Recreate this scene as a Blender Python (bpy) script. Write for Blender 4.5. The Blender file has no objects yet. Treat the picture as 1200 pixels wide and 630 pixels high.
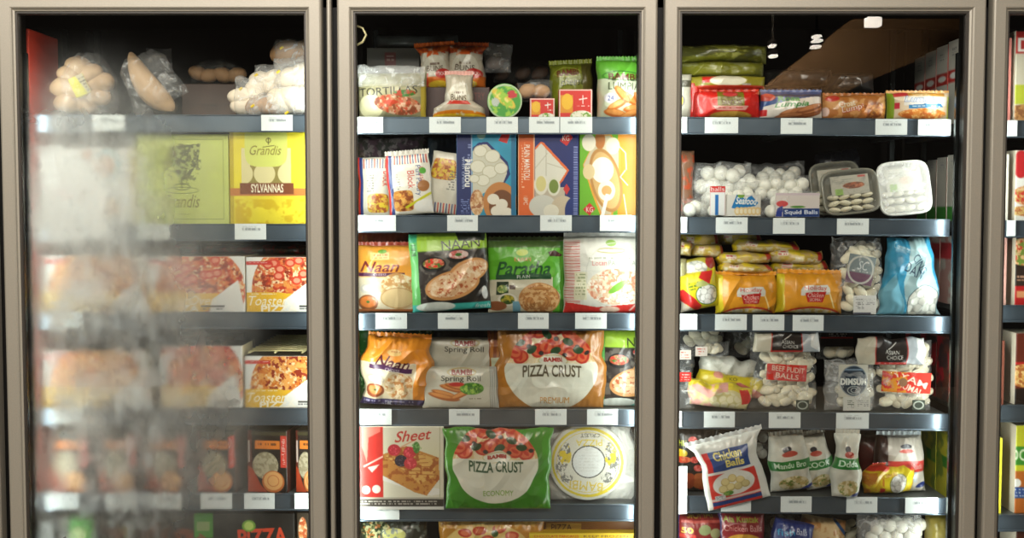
import bpy, math, random
import numpy as np
from mathutils import Vector, Matrix

# ------------------------------------------------------------------ camera, world, light, exposure
SC = bpy.context.scene
COL = SC.collection
F, PITCH, CAM = 1400.0, math.radians(3.2), Vector((0.0, -2.8, 1.56))
cd = bpy.data.cameras.new('camera'); cam = bpy.data.objects.new('camera', cd); COL.objects.link(cam)
cam.location = CAM; cam.rotation_euler = (math.pi/2 - PITCH, 0, 0)
cd.sensor_width = 36.0; cd.lens = 36.0*F/1200.0; cd.clip_start = 0.05
SC.camera = cam
SC.view_settings.view_transform = 'Standard'; SC.view_settings.look = 'None'
SC.view_settings.gamma = 1.0; SC.view_settings.use_curve_mapping = False
SC.view_settings.exposure = 0.0
SC.cycles.transparent_max_bounces = 40      # many clear films stand one behind another
wd = bpy.data.worlds.new('store'); SC.world = wd; wd.use_nodes = True
wd.node_tree.nodes['Background'].inputs[0].default_value = (1.0, 0.80, 0.62, 1)
wd.node_tree.nodes['Background'].inputs[1].default_value = 0.035
STORE_LIGHT, FILL_LIGHT, LED_LIGHT = 96.0, 205.0, 2.0

def area(name, loc, rot, sx, sy, power, col):
    l = bpy.data.lights.new(name, 'AREA'); l.shape = 'RECTANGLE'; l.size = sx; l.size_y = sy
    l.energy = power; l.color = col
    o = bpy.data.objects.new(name, l); COL.objects.link(o); o.location = loc; o.rotation_euler = rot
    return o
# store ceiling light above and in front of the freezer, then added fill
area('store_ceiling_light', (-0.7, -1.6, 2.95), (math.radians(42), 0, 0), 3.4, 0.5, STORE_LIGHT, (1.0, 0.94, 0.84))
area('frontal_fill_light', (-0.6, -4.3, 3.2), (math.radians(64), 0, 0), 3.6, 0.5, FILL_LIGHT, (1.0, 0.95, 0.86))  # unseen fill added behind the camera to brighten the pack fronts

# ------------------------------------------------------------------ pixel <-> place
def W(px, py, y):
    cx, cy = (px-600)/F, (315-py)/F
    c, s = math.cos(PITCH), math.sin(PITCH)
    d = Vector((cx, c+cy*s, -s+cy*c))
    return CAM + d*((y-CAM.y)/d.y)

def tag(o, label=None, cat=None, group=None, kind=None):
    if label: o['label'] = label
    if cat: o['category'] = cat
    if group: o['group'] = group
    if kind: o['kind'] = kind
    return o

def empty(name, loc, parent=None):
    o = bpy.data.objects.new(name, None); COL.objects.link(o); o.location = loc
    o.empty_display_size = 0.05
    if parent: o.parent = parent
    return o

# ------------------------------------------------------------------ noise and art on a grid
def vnoise(X, Y, scale, seed=0):
    rng = np.random.RandomState(seed & 0x7fffffff)
    n = 64; L = rng.rand(n, n)
    x = X/scale + 7.3*seed % 31; y = Y/scale + 3.1*seed % 17
    xi = np.floor(x).astype(int); yi = np.floor(y).astype(int)
    fx = x-xi; fy = y-yi; fx = fx*fx*(3-2*fx); fy = fy*fy*(3-2*fy)
    a = L[yi % n, xi % n]; b = L[yi % n, (xi+1) % n]; c = L[(yi+1) % n, xi % n]; d = L[(yi+1) % n, (xi+1) % n]
    return (a*(1-fx)+b*fx)*(1-fy)+(c*(1-fx)+d*fx)*fy
def fnoise(X, Y, scale, seed=0):
    return 0.55*vnoise(X, Y, scale, seed)+0.3*vnoise(X, Y, scale/2.1, seed+1)+0.15*vnoise(X, Y, scale/4.3, seed+2)

GL = {}
def glyphs(s, shear, bold):
    k = (s, shear, bold)
    if k in GL: return GL[k]
    cu = bpy.data.curves.new('t', 'FONT'); cu.body = s; cu.shear = shear; cu.offset = bold; cu.resolution_u = 3
    ob = bpy.data.objects.new('t', cu); COL.objects.link(ob)
    dg = bpy.context.evaluated_depsgraph_get()
    me = bpy.data.meshes.new_from_object(ob.evaluated_get(dg))
    me.calc_loop_triangles()
    co = np.empty(len(me.vertices)*3); me.vertices.foreach_get('co', co); co = co.reshape(-1, 3)[:, :2]
    tr = np.empty(len(me.loop_triangles)*3, int); me.loop_triangles.foreach_get('vertices', tr); tr = tr.reshape(-1, 3)
    mn, mx = co.min(0), co.max(0)
    co = (co-mn)/(mx-mn); co[:, 1] = 1-co[:, 1]
    bpy.data.objects.remove(ob); bpy.data.curves.remove(cu); bpy.data.meshes.remove(me)
    GL[k] = (co, tr); return GL[k]

def A3(c): return np.array(c, float)
class Art:
    def __init__(s, x0, y0, x1, y1, bg, r=0.6):
        s.b = (x0, y0, x1, y1); s.nx = max(3, int(round((x1-x0)/r))); s.ny = max(3, int(round((y1-y0)/r)))
        s.X, s.Y = np.meshgrid(np.linspace(x0, x1, s.nx+1), np.linspace(y0, y1, s.ny+1))
        s.r = r; s.C = np.ones(s.X.shape+(3,))*A3(bg); s.seed = int(x0*7+y0*13); s.clip = None
    def mix(s, m, c):
        if s.clip is not None: m = m*s.clip
        s.C += (A3(c)-s.C)*m[..., None]; return s
    def ns(s): s.seed += 5; return s.seed
    def _loc(s, cx, cy, rot):
        a = math.radians(rot); dx, dy = s.X-cx, s.Y-cy
        return dx*math.cos(a)+dy*math.sin(a), -dx*math.sin(a)+dy*math.cos(a)
    def mrect(s, x0, y0, x1, y1, rot=0):
        u, v = s._loc((x0+x1)/2, (y0+y1)/2, rot)
        return np.clip(((x1-x0)/2-abs(u))/s.r+.5, 0, 1)*np.clip(((y1-y0)/2-abs(v))/s.r+.5, 0, 1)
    def mell(s, cx, cy, rx, ry, rot=0, p=2):
        u, v = s._loc(cx, cy, rot)
        return np.clip((1-(abs(u/rx)**p+abs(v/ry)**p)**(1/p))*min(rx, ry)/s.r+.5, 0, 1)
    def mpoly(s, pts):
        m = np.zeros(s.X.shape, bool); n = len(pts)
        for i in range(n):
            (xa, ya), (xb, yb) = pts[i], pts[(i+1) % n]
            if ya == yb: continue
            m ^= ((ya > s.Y) != (yb > s.Y)) & (s.X < (xb-xa)*(s.Y-ya)/(yb-ya)+xa)
        return m.astype(float)
    def rect(s, x0, y0, x1, y1, c, rot=0, a=1): return s.mix(s.mrect(x0, y0, x1, y1, rot)*a, c)
    def ell(s, cx, cy, rx, ry, c, rot=0, a=1, p=2): return s.mix(s.mell(cx, cy, rx, ry, rot, p)*a, c)
    def ring(s, cx, cy, rx, ry, w, c, rot=0): return s.mix(np.clip(s.mell(cx, cy, rx, ry, rot)-s.mell(cx, cy, rx-w, ry-w, rot), 0, 1), c)
    def poly(s, pts, c, a=1): return s.mix(s.mpoly(pts)*a, c)
    def line(s, x0, y0, x1, y1, w, c):
        L = math.hypot(x1-x0, y1-y0); return s.rect((x0+x1)/2-L/2, (y0+y1)/2-w/2, (x0+x1)/2+L/2, (y0+y1)/2+w/2, c, math.degrees(math.atan2(y1-y0, x1-x0)))
    def stripes(s, x0, y0, x1, y1, per, c, horiz=True, duty=.5, rot=0):
        u, v = s._loc((x0+x1)/2, (y0+y1)/2, rot); q = v if horiz else u
        return s.mix(s.mrect(x0, y0, x1, y1, rot)*((q/per) % 1 < duty), c)
    def mot(s, m, c, scale=4, thr=.55, soft=.1, a=1):
        n = fnoise(s.X, s.Y, scale, s.ns()); return s.mix(m*np.clip((n-thr)/soft+.5, 0, 1)*a, c)
    def food(s, cx, cy, rx, ry, cols, rot=0, scale=4, m=None, p=2):
        if m is None: m = s.mell(cx, cy, rx, ry, rot, p)
        s.mix(m, cols[0])
        for i, c in enumerate(cols[1:]): s.mot(m, c, scale*(1 if i % 2 else .7), .5+.04*i, .12)
        return s
    def picballs(s, m, x0, y0, x1, y1, r, c=(240, 240, 235), dk=(185, 185, 178), jit=.3):
        rng = random.Random(s.ns()); y = y0; k = 0
        s.mix(m, dk)
        while y <= y1:
            x = x0+(r*.9 if k % 2 else 0)
            while x <= x1:
                jx, jy = x+rng.uniform(-jit, jit)*r, y+rng.uniform(-jit, jit)*r
                s.mix(m*s.mell(jx, jy, r*1.02, r*1.02), dk); s.mix(m*s.mell(jx, jy-r*.08, r*.86, r*.86), c); x += r*1.85
            y += r*1.6; k += 1
        return s
    def text(s, t, x0, y0, x1, y1, c, rot=0, shear=0, bold=0.0, a=1):
        co, tr = glyphs(t, shear, bold); S = 2
        w, h = x1-x0, y1-y0; cx, cy = (x0+x1)/2, (y0+y1)/2; an = math.radians(rot)
        lx, ly = (co[:, 0]-.5)*w, (co[:, 1]-.5)*h
        PX, PY = cx+lx*math.cos(an)-ly*math.sin(an), cy+lx*math.sin(an)+ly*math.cos(an)
        bx0, by0, bx1, by1 = s.b; H, Wd = s.X.shape
        gx = (PX-bx0)/(bx1-bx0)*s.nx*S+S/2; gy = (PY-by0)/(by1-by0)*s.ny*S+S/2
        M = np.zeros((H*S, Wd*S))
        for t3 in tr:
            ax, ay, bx, by, qx, qy = gx[t3[0]], gy[t3[0]], gx[t3[1]], gy[t3[1]], gx[t3[2]], gy[t3[2]]
            i0, i1 = max(0, int(min(ax, bx, qx))), min(Wd*S-1, int(max(ax, bx, qx))+1)
            j0, j1 = max(0, int(min(ay, by, qy))), min(H*S-1, int(max(ay, by, qy))+1)
            if i1 <= i0 or j1 <= j0: continue
            den = (by-qy)*(ax-qx)+(qx-bx)*(ay-qy)
            if abs(den) < 1e-9: continue
            gX, gY = np.meshgrid(np.arange(i0, i1+1)+.5, np.arange(j0, j1+1)+.5)
            l1 = ((by-qy)*(gX-qx)+(qx-bx)*(gY-qy))/den; l2 = ((qy-ay)*(gX-qx)+(ax-qx)*(gY-qy))/den
            M[j0:j1+1, i0:i1+1] = np.maximum(M[j0:j1+1, i0:i1+1], (l1 >= -.01)*(l2 >= -.01)*(l1+l2 <= 1.01))
        m = M.reshape(H, S, Wd, S).mean((1, 3))
        return s.mix(m*a, c)
    def small(s, x0, y0, x1, y1, c, lh=3, a=.75):     # lines of print too small to read
        m = s.mrect(x0, y0, x1, y1)*(((s.Y-y0)/lh) % 1 < .5)
        n = vnoise(s.X, np.floor((s.Y-y0)/lh)*9, 1.1, s.ns()); return s.mix(m*(n > .42)*a, c)
    def lin(s, k=0.78):
        c = np.clip(s.C/255, 0, 1); c = np.clip(c, 0, 1)**1.08; c = c*.95+.05*(.25*c.mean(-1, keepdims=True)+.42); return np.where(c < .04045, c/12.92, ((c+.055)/1.055)**2.4)*k

# ------------------------------------------------------------------ materials
def L1(c): return tuple((v/255/12.92 if v < 10.3 else ((v/255+.055)/1.055)**2.4) for v in c)
def pbr(name, col, rough=.5, metal=0, coat=0, bump=0, bscale=60, col2=None, nscale=30, spec=.5):
    m = bpy.data.materials.new(name); m.use_nodes = True; nt = m.node_tree; b = nt.nodes['Principled BSDF']
    b.inputs['Roughness'].default_value = rough; b.inputs['Metallic'].default_value = metal
    b.inputs['Coat Weight'].default_value = coat; b.inputs['Coat Roughness'].default_value = .08
    b.inputs['Specular IOR Level'].default_value = spec
    tc = nt.nodes.new('ShaderNodeTexCoord'); nz = nt.nodes.new('ShaderNodeTexNoise')
    nz.inputs['Scale'].default_value = nscale; nt.links.new(tc.outputs['Object'], nz.inputs['Vector'])
    if col == 'attr':
        at = nt.nodes.new('ShaderNodeVertexColor'); at.layer_name = 'Col'; nt.links.new(at.outputs[0], b.inputs['Base Color'])
    else:
        c1 = L1(col); c2 = L1(col2 or tuple(v*.9 for v in col))
        mx = nt.nodes.new('ShaderNodeMix'); mx.data_type = 'RGBA'
        mx.inputs[6].default_value = c1+(1,); mx.inputs[7].default_value = c2+(1,)
        nt.links.new(nz.outputs['Fac'], mx.inputs[0]); nt.links.new(mx.outputs[2], b.inputs['Base Color'])
    if bump:
        n2 = nt.nodes.new('ShaderNodeTexNoise'); n2.inputs['Scale'].default_value = bscale; n2.inputs['Detail'].default_value = 3
        n2.inputs['Distortion'].default_value = 1.2
        nt.links.new(tc.outputs['Object'], n2.inputs['Vector'])
        bp = nt.nodes.new('ShaderNodeBump'); bp.inputs['Strength'].default_value = bump; bp.inputs['Distance'].default_value = .004
        nt.links.new(n2.outputs['Fac'], bp.inputs['Height']); nt.links.new(bp.outputs[0], b.inputs['Normal'])
        if coat: nt.links.new(bp.outputs[0], b.inputs['Coat Normal'])
    return m
def film_mat(name, base=.05, streak=.28, tint=(250, 251, 250), bump=.7, gloss=.28):
    m = bpy.data.materials.new(name); m.use_nodes = True; nt = m.node_tree; b = nt.nodes['Principled BSDF']
    tc = nt.nodes.new('ShaderNodeTexCoord'); nz = nt.nodes.new('ShaderNodeTexNoise'); nz.inputs['Scale'].default_value = 32
    nz.inputs['Detail'].default_value = 4; nz.inputs['Distortion'].default_value = 1.5
    nt.links.new(tc.outputs['Object'], nz.inputs['Vector'])
    rp = nt.nodes.new('ShaderNodeMapRange'); rp.inputs[1].default_value = .52; rp.inputs[2].default_value = .72
    rp.inputs[3].default_value = base; rp.inputs[4].default_value = base+streak
    nt.links.new(nz.outputs['Fac'], rp.inputs[0])
    bp = nt.nodes.new('ShaderNodeBump'); bp.inputs['Strength'].default_value = bump; bp.inputs['Distance'].default_value = .006
    nt.links.new(nz.outputs['Fac'], bp.inputs['Height'])
    tr = nt.nodes.new('ShaderNodeBsdfTransparent'); mx = nt.nodes.new('ShaderNodeMixShader')
    nt.links.new(rp.outputs[0], mx.inputs[0]); nt.nodes.remove(b); df = nt.nodes.new('ShaderNodeBsdfDiffuse'); tl = nt.nodes.new('ShaderNodeBsdfTranslucent'); mb_ = nt.nodes.new('ShaderNodeMixShader'); mb_.inputs[0].default_value = .06
    for q in (df, tl): q.inputs[0].default_value = L1(tint)+(1,)
    nt.links.new(df.outputs[0], mb_.inputs[1]); nt.links.new(tl.outputs[0], mb_.inputs[2])
    nt.links.new(tr.outputs[0], mx.inputs[1]); nt.links.new(mb_.outputs[0], mx.inputs[2])
    gl = nt.nodes.new('ShaderNodeBsdfGlossy'); gl.inputs['Roughness'].default_value = .12; nt.links.new(bp.outputs[0], gl.inputs['Normal'])
    fw = nt.nodes.new('ShaderNodeLayerWeight'); nt.links.new(bp.outputs[0], fw.inputs['Normal']); fr = nt.nodes.new('ShaderNodeMath'); fr.operation = 'POWER'; fr.inputs[1].default_value = 2.2; nt.links.new(fw.outputs['Facing'], fr.inputs[0])
    m2 = nt.nodes.new('ShaderNodeMixShader'); fm = nt.nodes.new('ShaderNodeMath'); fm.operation = 'MULTIPLY'; fm.inputs[1].default_value = gloss; nt.links.new(fr.outputs[0], fm.inputs[0]); nt.links.new(fm.outputs[0], m2.inputs[0]); nt.links.new(mx.outputs[0], m2.inputs[1]); nt.links.new(gl.outputs[0], m2.inputs[2])
    nt.links.new(m2.outputs[0], nt.nodes['Material Output'].inputs[0]); return m
def emit(name, col, s):
    m = bpy.data.materials.new(name); m.use_nodes = True; b = m.node_tree.nodes['Principled BSDF']
    b.inputs['Emission Color'].default_value = col+(1,); b.inputs['Emission Strength'].default_value = s; return m

M = dict(
 carton=pbr('printed_carton', 'attr', .42, spec=.4), plastic=pbr('printed_plastic', 'attr', .32, coat=.15, bump=.18, bscale=46),
 matte=pbr('printed_matte', 'attr', .6, bump=.15, bscale=40), paper=pbr('paper', 'attr', .7, spec=.2),
 frame=pbr('door_frame_anodised', (140, 134, 122), .42, .2, nscale=300, bump=.05, bscale=400),
 gasket=pbr('door_gasket', (44, 38, 32), .5), black=pbr('black_enamel', (9, 7, 6), .55, spec=.2), inner=pbr('cabinet_liner', (24, 20, 17), .7, spec=.15),
 rail=pbr('price_rail_metal', (112, 126, 138), .3, .7, nscale=9, col2=(62, 74, 86)), deck=pbr('shelf_deck_metal', (96, 100, 98), .45, .4),
 wire=pbr('zinc_wire', (222, 212, 160), .4, .25), rolltan=pbr('pale_bread_crust', (160, 130, 96), .6, bump=.2, nscale=20, col2=(184, 156, 120)), post=pbr('inner_post', (60, 64, 64), .25, .8),
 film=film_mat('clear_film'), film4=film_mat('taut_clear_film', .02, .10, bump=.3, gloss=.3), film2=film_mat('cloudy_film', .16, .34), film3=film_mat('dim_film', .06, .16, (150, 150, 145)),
 ball=pbr('fish_ball', (226, 226, 214), .45, bump=.1, nscale=20, col2=(206, 204, 190)),
 dough=pbr('dumpling_dough', (236, 232, 210), .5, bump=.2, nscale=20, col2=(210, 200, 166)),
 bun=pbr('white_bun', (242, 236, 222), .5, nscale=25, col2=(226, 204, 170)), crust=pbr('bread_crust', (150, 106, 64), .6, bump=.2, nscale=22, col2=(180, 146, 104)),
 tan=pbr('brown_board', (90, 62, 44), .7), clip=pbr('yellow_clip', (226, 196, 40), .4),
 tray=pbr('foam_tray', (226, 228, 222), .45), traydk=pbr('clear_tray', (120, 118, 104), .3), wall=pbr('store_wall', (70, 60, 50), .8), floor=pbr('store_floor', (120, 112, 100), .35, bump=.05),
 ceil=pbr('brown_ceiling', (120, 92, 60), .7, nscale=2, col2=(80, 58, 38)),
)

# ------------------------------------------------------------------ mesh makers
def mesh_obj(name, V, Fc, mat, parent=None, cols=None, smooth=True, loc=None):
    me = bpy.data.meshes.new(name)
    V = np.asarray(V, float)
    if isinstance(Fc, np.ndarray):
        n = len(Fc); me.vertices.add(len(V)); me.vertices.foreach_set('co', V.ravel())
        me.loops.add(n*4); me.loops.foreach_set('vertex_index', Fc.ravel().astype(np.int32))
        me.polygons.add(n); me.polygons.foreach_set('loop_start', np.arange(0, n*4, 4, dtype=np.int32))
        me.update(calc_edges=True)
    else: me.from_pydata([tuple(v) for v in V], [], Fc)
    if cols is not None:
        at = me.color_attributes.new('Col', 'FLOAT_COLOR', 'POINT')
        c = np.ones((len(V), 4)); c[:, :3] = cols; at.data.foreach_set('color', c.ravel())
    me.polygons.foreach_set('use_smooth', [smooth]*len(me.polygons)); me.validate()
    if not isinstance(mat, (list, tuple)): me.materials.append(mat)
    o = bpy.data.objects.new(name, me); COL.objects.link(o)
    if parent: o.parent = parent
    if loc is not None: o.location = loc
    return o
def gridq(nx, ny, off=0, flip=False):
    i = np.arange(ny)[:, None]*(nx+1)+np.arange(nx)[None, :]+off; i = i.ravel()
    q = np.stack([i, i+nx+1, i+nx+2, i+1], 1)
    return q[:, ::-1] if flip else q
class MB:
    def __init__(s): s.v = []; s.f = []
    def box(s, x0, y0, z0, x1, y1, z1, bev=0):
        n = len(s.v)
        b = min(bev, (x1-x0)/3, (y1-y0)/3, (z1-z0)/3)
        if b <= 0:
            s.v += [(x, y, z) for z in (z0, z1) for y in (y0, y1) for x in (x0, x1)]
            s.f += [tuple(n+i for i in f) for f in ((0, 2, 3, 1), (4, 5, 7, 6), (0, 1, 5, 4), (2, 6, 7, 3), (0, 4, 6, 2), (1, 3, 7, 5))]
        else:
            loops = [(z0, b), (z0+b, 0), (z1-b, 0), (z1, b)]
            for z, i in loops:
                a0, a1, c0, c1 = x0+i, x1-i, y0+i, y1-i
                s.v += [(a0+b, c0, z), (a1-b, c0, z), (a1, c0+b, z), (a1, c1-b, z), (a1-b, c1, z), (a0+b, c1, z), (a0, c1-b, z), (a0, c0+b, z)]
            for k in range(3):
                for i in range(8): s.f.append((n+k*8+i, n+k*8+(i+1) % 8, n+k*8+8+(i+1) % 8, n+k*8+8+i))
            s.f.append(tuple(n+7-i for i in range(8))); s.f.append(tuple(n+24+i for i in range(8)))
        return s
    def tube(s, pts, r, seg=8):
        pts = [Vector(p) for p in pts]; n = len(s.v)
        for i, p in enumerate(pts):
            d = (pts[min(i+1, len(pts)-1)]-pts[max(i-1, 0)]).normalized()
            a = d.orthogonal().normalized() if i == 0 else (a - d*a.dot(d)).normalized()
            b = d.cross(a)
            s.v += [tuple(p+(a*math.cos(t)+b*math.sin(t))*r) for t in [2*math.pi*k/seg for k in range(seg)]]
        for i in range(len(pts)-1):
            for k in range(seg): s.f.append((n+i*seg+k, n+i*seg+(k+1) % seg, n+(i+1)*seg+(k+1) % seg, n+(i+1)*seg+k))
        s.f.append(tuple(n+seg-1-k for k in range(seg))); e = n+(len(pts)-1)*seg; s.f.append(tuple(e+k for k in range(seg)))
        return s
    def build(s, name, mat, parent=None, smooth=False, loc=None): return mesh_obj(name, s.v, s.f, mat, parent, smooth=smooth, loc=loc)

# ------------------------------------------------------------------ shelf rows (photo lines of the rail tops)
RAIL_Y = 0.13
ROWS = {1: [134.5, 262, 365, 477.5, 577.5, 690], 2: [137, 252, 366.5, 479, 590, 700], 3: [137, 254, 367.5, 481.5, 580, 690], 4: [141, 258, 357, 474, 602, 710]}
def RB(b, r, x): return ROWS[b][r-1]+(3.0*(x-797)/315 if b == 3 else 0)
def deck(b, r, x): return W(x, RB(b, r, x), RAIL_Y).z-(.0018 if b == 3 else .003)
ctx = [2, 1]
def row(b, r): ctx[0], ctx[1] = b, r
def place(box, d):
    x0, y0, x1 = box[:3]; xc = (x0+x1)/2
    y1 = box[3] if len(box) > 3 else None
    if y1 is None: z0 = deck(ctx[0], ctx[1], xc); yb = RB(ctx[0], ctx[1], xc)
    else: z0 = W(xc, y1, d).z; yb = y1
    z1 = W(xc, y0, d).z
    if ctx[1] > 1: z1 = min(z1, deck(ctx[0], ctx[1]-1, xc)-.037)
    a, b = W(x0, (y0+yb)/2, d), W(x1, (y0+yb)/2, d)
    return (a.x+b.x)/2, z0, b.x-a.x, z1-z0, (x0, y0, x1, yb)
def art(box, bg, r=.6):
    x0, y0, x1 = box[:3]; y1 = box[3] if len(box) > 3 else RB(ctx[0], ctx[1], (x0+x1)/2)
    return Art(x0, y0, x1, y1, bg, r)
def mott(A, n=6, sc=14):
    A.C *= (1+ (fnoise(A.X, A.Y, sc, A.ns())-.5)[..., None]*n/100); return A

def bag(name, label, cat, box, A, d=.15, T=.028, group=None, roll=0, outline=None, wr=.0022, seed=None, seal=True, mat='plastic', lean=0.0, pw=2.6, pa=.6, parent=None, sealcol=None, back=(150, 150, 145), yaw=0, wob=.002, sealh=.011):
    xc, z0, w, h, _ = place(box, d)
    sealh = min(sealh, h*.09)
    if seal: h -= sealh*.8
    if len(box) < 4 and roll: lift = abs(math.sin(math.radians(roll)))*w/2; z0 += lift; h -= lift
    nx, ny = A.nx, A.ny; seed = seed if seed is not None else A.seed
    u, v = np.meshgrid(np.linspace(-1, 1, nx+1), np.linspace(0, 1, ny+1))
    prof = np.clip(1-abs(u)**pw, 0, 1)**pa*np.clip(1-abs(2*v-1)**3.2, 0, 1)**.55
    xm, zm = u*w/2, (1-v)*h
    n1 = vnoise(xm, zm, .035, seed); n2 = vnoise(xm+.3*zm, zm, .016, seed+1)
    n3 = vnoise(xm*.8-.5*zm, zm*.6, .05, seed+2); wr_ = wr*(1-abs(2*n1-1))*.9+wr*.35*n2+wr*1.3*np.clip(1-abs(2*n3-1)*2.2, 0, 1)
    pl = np.sin(xm*420+3*vnoise(xm, zm, .03, seed+4))*wr*.22*(np.exp(-v*12)+np.exp(-(1-v)*12))
    yf = -T*prof-wr_*np.clip(prof*3, 0, 1)+pl*np.clip(prof*4, .0, 1)
    sc = np.ones_like(v); of = np.zeros_like(v)
    if outline:
        vs = [o[0] for o in outline]; sc = np.interp(v, vs, [o[1] for o in outline]); of = np.interp(v, vs, [o[2] if len(o) > 2 else 0 for o in outline])*w
    ex = (vnoise(zm*0, zm, .03, seed+7)-.5)*wob*3*abs(u)
    X = xm*sc+of+ex*np.sign(u); Z = zm+(vnoise(xm, zm*0, .025, seed+8)-.5)*wob*2*(1-v)
    k = max(1, min(nx, ny)//24); iy = np.unique(np.r_[np.arange(0, ny, k), ny]); ix = np.unique(np.r_[np.arange(0, nx, k), nx])
    Fv = np.stack([X, yf, Z], -1).reshape(-1, 3); Bv = np.stack([X, T*.8*prof+.0006, Z], -1)[np.ix_(iy, ix)].reshape(-1, 3)
    V = np.vstack([Fv, Bv]); Q = np.vstack([gridq(nx, ny), gridq(len(ix)-1, len(iy)-1, len(Fv), True)])
    C = np.vstack([A.lin().reshape(-1, 3), np.ones((len(Bv), 3))*A3(L1(back))])
    V[:, 1] += lean*V[:, 2]
    o = mesh_obj(name, V, Q, M[mat], parent, C)
    o.location = (xc, d+T, z0); o.rotation_euler = (0, math.radians(roll), math.radians(yaw))
    if label: tag(o, label, cat, group)
    if seal:
        c = sealcol or tuple(np.clip(A.C[1, A.nx//2], 0, 255))
        s0, of0 = (outline[0][1], (outline[0][2] if len(outline[0]) > 2 else 0)*w) if outline else (1, 0)
        m = 40; xs = np.linspace(-w/2*s0, w/2*s0, m+1)+of0; vv = []
        for j in range(6):
            zz = h-.001+sealh*j/5
            for i, x in enumerate(xs): vv.append((x, .0012*math.sin(i*1.3+seed)+(.0008 if j % 2 else 0)+lean*zz, zz+(.0018*math.sin(i*2.4) if j == 5 else 0)))
        mesh_obj('seal_strip', np.array(vv), gridq(m, 5), M['plastic'], o, np.ones((len(vv), 3))*A3(L1(c)))
    return o

def carton(name, label, cat, box, A, d=.15, D=.05, group=None, side=(200, 200, 190), roll=0, yaw=0, lean=0, mat='carton', top=None, parent=None):
    xc, z0, w, h, _ = place(box, d); nx, ny = A.nx, A.ny
    u, v = np.meshgrid(np.linspace(-1, 1, nx+1), np.linspace(0, 1, ny+1))
    e = .0015*np.clip(((abs(u)-1)*w/2/.0015+1), 0, 1)+.0015*np.clip(1-np.minimum(v, 1-v)*h/.0015, 0, 1)
    Fv = np.stack([u*w/2, e, (1-v)*h], -1).reshape(-1, 3)
    x, y = w/2, D; n = len(Fv)
    Bx = [(-x, .0015, 0), (x, .0015, 0), (x, y, 0), (-x, y, 0), (-x, .0015, h), (x, .0015, h), (x, y, h), (-x, y, h)]
    q = [(0, 3, 2, 1), (4, 5, 6, 7), (1, 2, 6, 5), (2, 3, 7, 6), (3, 0, 4, 7)]
    V = list(Fv); Q = [gridq(nx, ny)]; cols = [A.lin().reshape(-1, 3)]
    for i, f in enumerate(q):
        b = len(V); V += [Bx[k] for k in f]; Q.append(np.array([[b, b+1, b+2, b+3]]))
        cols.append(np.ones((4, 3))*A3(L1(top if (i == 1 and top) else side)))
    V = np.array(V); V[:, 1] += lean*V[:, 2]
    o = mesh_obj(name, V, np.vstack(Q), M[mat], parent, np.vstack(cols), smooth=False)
    o.location = (xc, d, z0); o.rotation_euler = (0, math.radians(roll), math.radians(yaw))
    if label: tag(o, label, cat, group)
    return o

def sticker(parent, box, A, d, name='label_sticker', T=.0015, mat='paper', roll=0, bulge=0):
    x0, y0, x1, y1 = box; a, b = W(x0, y1, d), W(x1, y0, d); w, h = b.x-a.x, b.z-a.z; nx, ny = A.nx, A.ny
    u, v = np.meshgrid(np.linspace(-1, 1, nx+1), np.linspace(0, 1, ny+1))
    Fv = np.stack([u*w/2, -bulge*(1-abs(u)**2)+bulge, (.5-v)*h], -1).reshape(-1, 3)
    Bv = Fv+np.array([0, T, 0]); nv = len(Fv)
    o = mesh_obj(name, np.vstack([Fv, Bv]), np.vstack([gridq(nx, ny), gridq(nx, ny, nv, True)]), M[mat], None, np.vstack([A.lin().reshape(-1, 3)]*2))
    o.location = ((a.x+b.x)/2, d, (a.z+b.z)/2); o.rotation_euler = (0, math.radians(roll), 0)
    bpy.context.view_layer.update(); o.parent = parent; o.matrix_parent_inverse = parent.matrix_world.inverted()
    return o

def uvs(rx, ry, rz, n=14, m=10, seed=0, amp=.0, pleat=0):
    V = []; Q = []
    for j in range(m+1):
        ph = math.pi*j/m
        for i in range(n):
            th = 2*math.pi*i/n; k = 1+amp*math.sin(3*th+seed)*math.sin(ph*2+seed)
            k *= 1+pleat*math.sin(th*7)*max(0, math.cos(ph))
            V.append((rx*k*math.sin(ph)*math.cos(th), ry*k*math.sin(ph)*math.sin(th), rz*k*math.cos(ph)))
    for j in range(m):
        for i in range(n): Q.append((j*n+i, (j+1)*n+i, (j+1)*n+(i+1) % n, j*n+(i+1) % n))
    return V, Q
PROTO = {}
def proto(kind, mat):
    k = (kind, mat)
    if k not in PROTO:
        if kind == 'dumpling':
            V, Q = uvs(1, .55, .62, 18, 10, 1, .05, .12); V = [(x, y*(1-.5*max(0, z)), z+.18*x*x*(1 if z > 0 else -.2)) for x, y, z in V]
        elif kind == 'roll': V, Q = uvs(1, .4, .34, 14, 10, 2, .04)
        elif kind == 'bun': V, Q = uvs(1, .9, .72, 16, 10, 1, .05)
        elif kind == 'fold': V, Q = uvs(1, .5, .8, 16, 12, 3, .22, .1)
        else: V, Q = uvs(1, 1, 1, 14, 9, 1, .03)
        o = mesh_obj(kind, V, Q, M[mat]); PROTO[k] = o.data; bpy.data.objects.remove(o)
    return PROTO[k]
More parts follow.
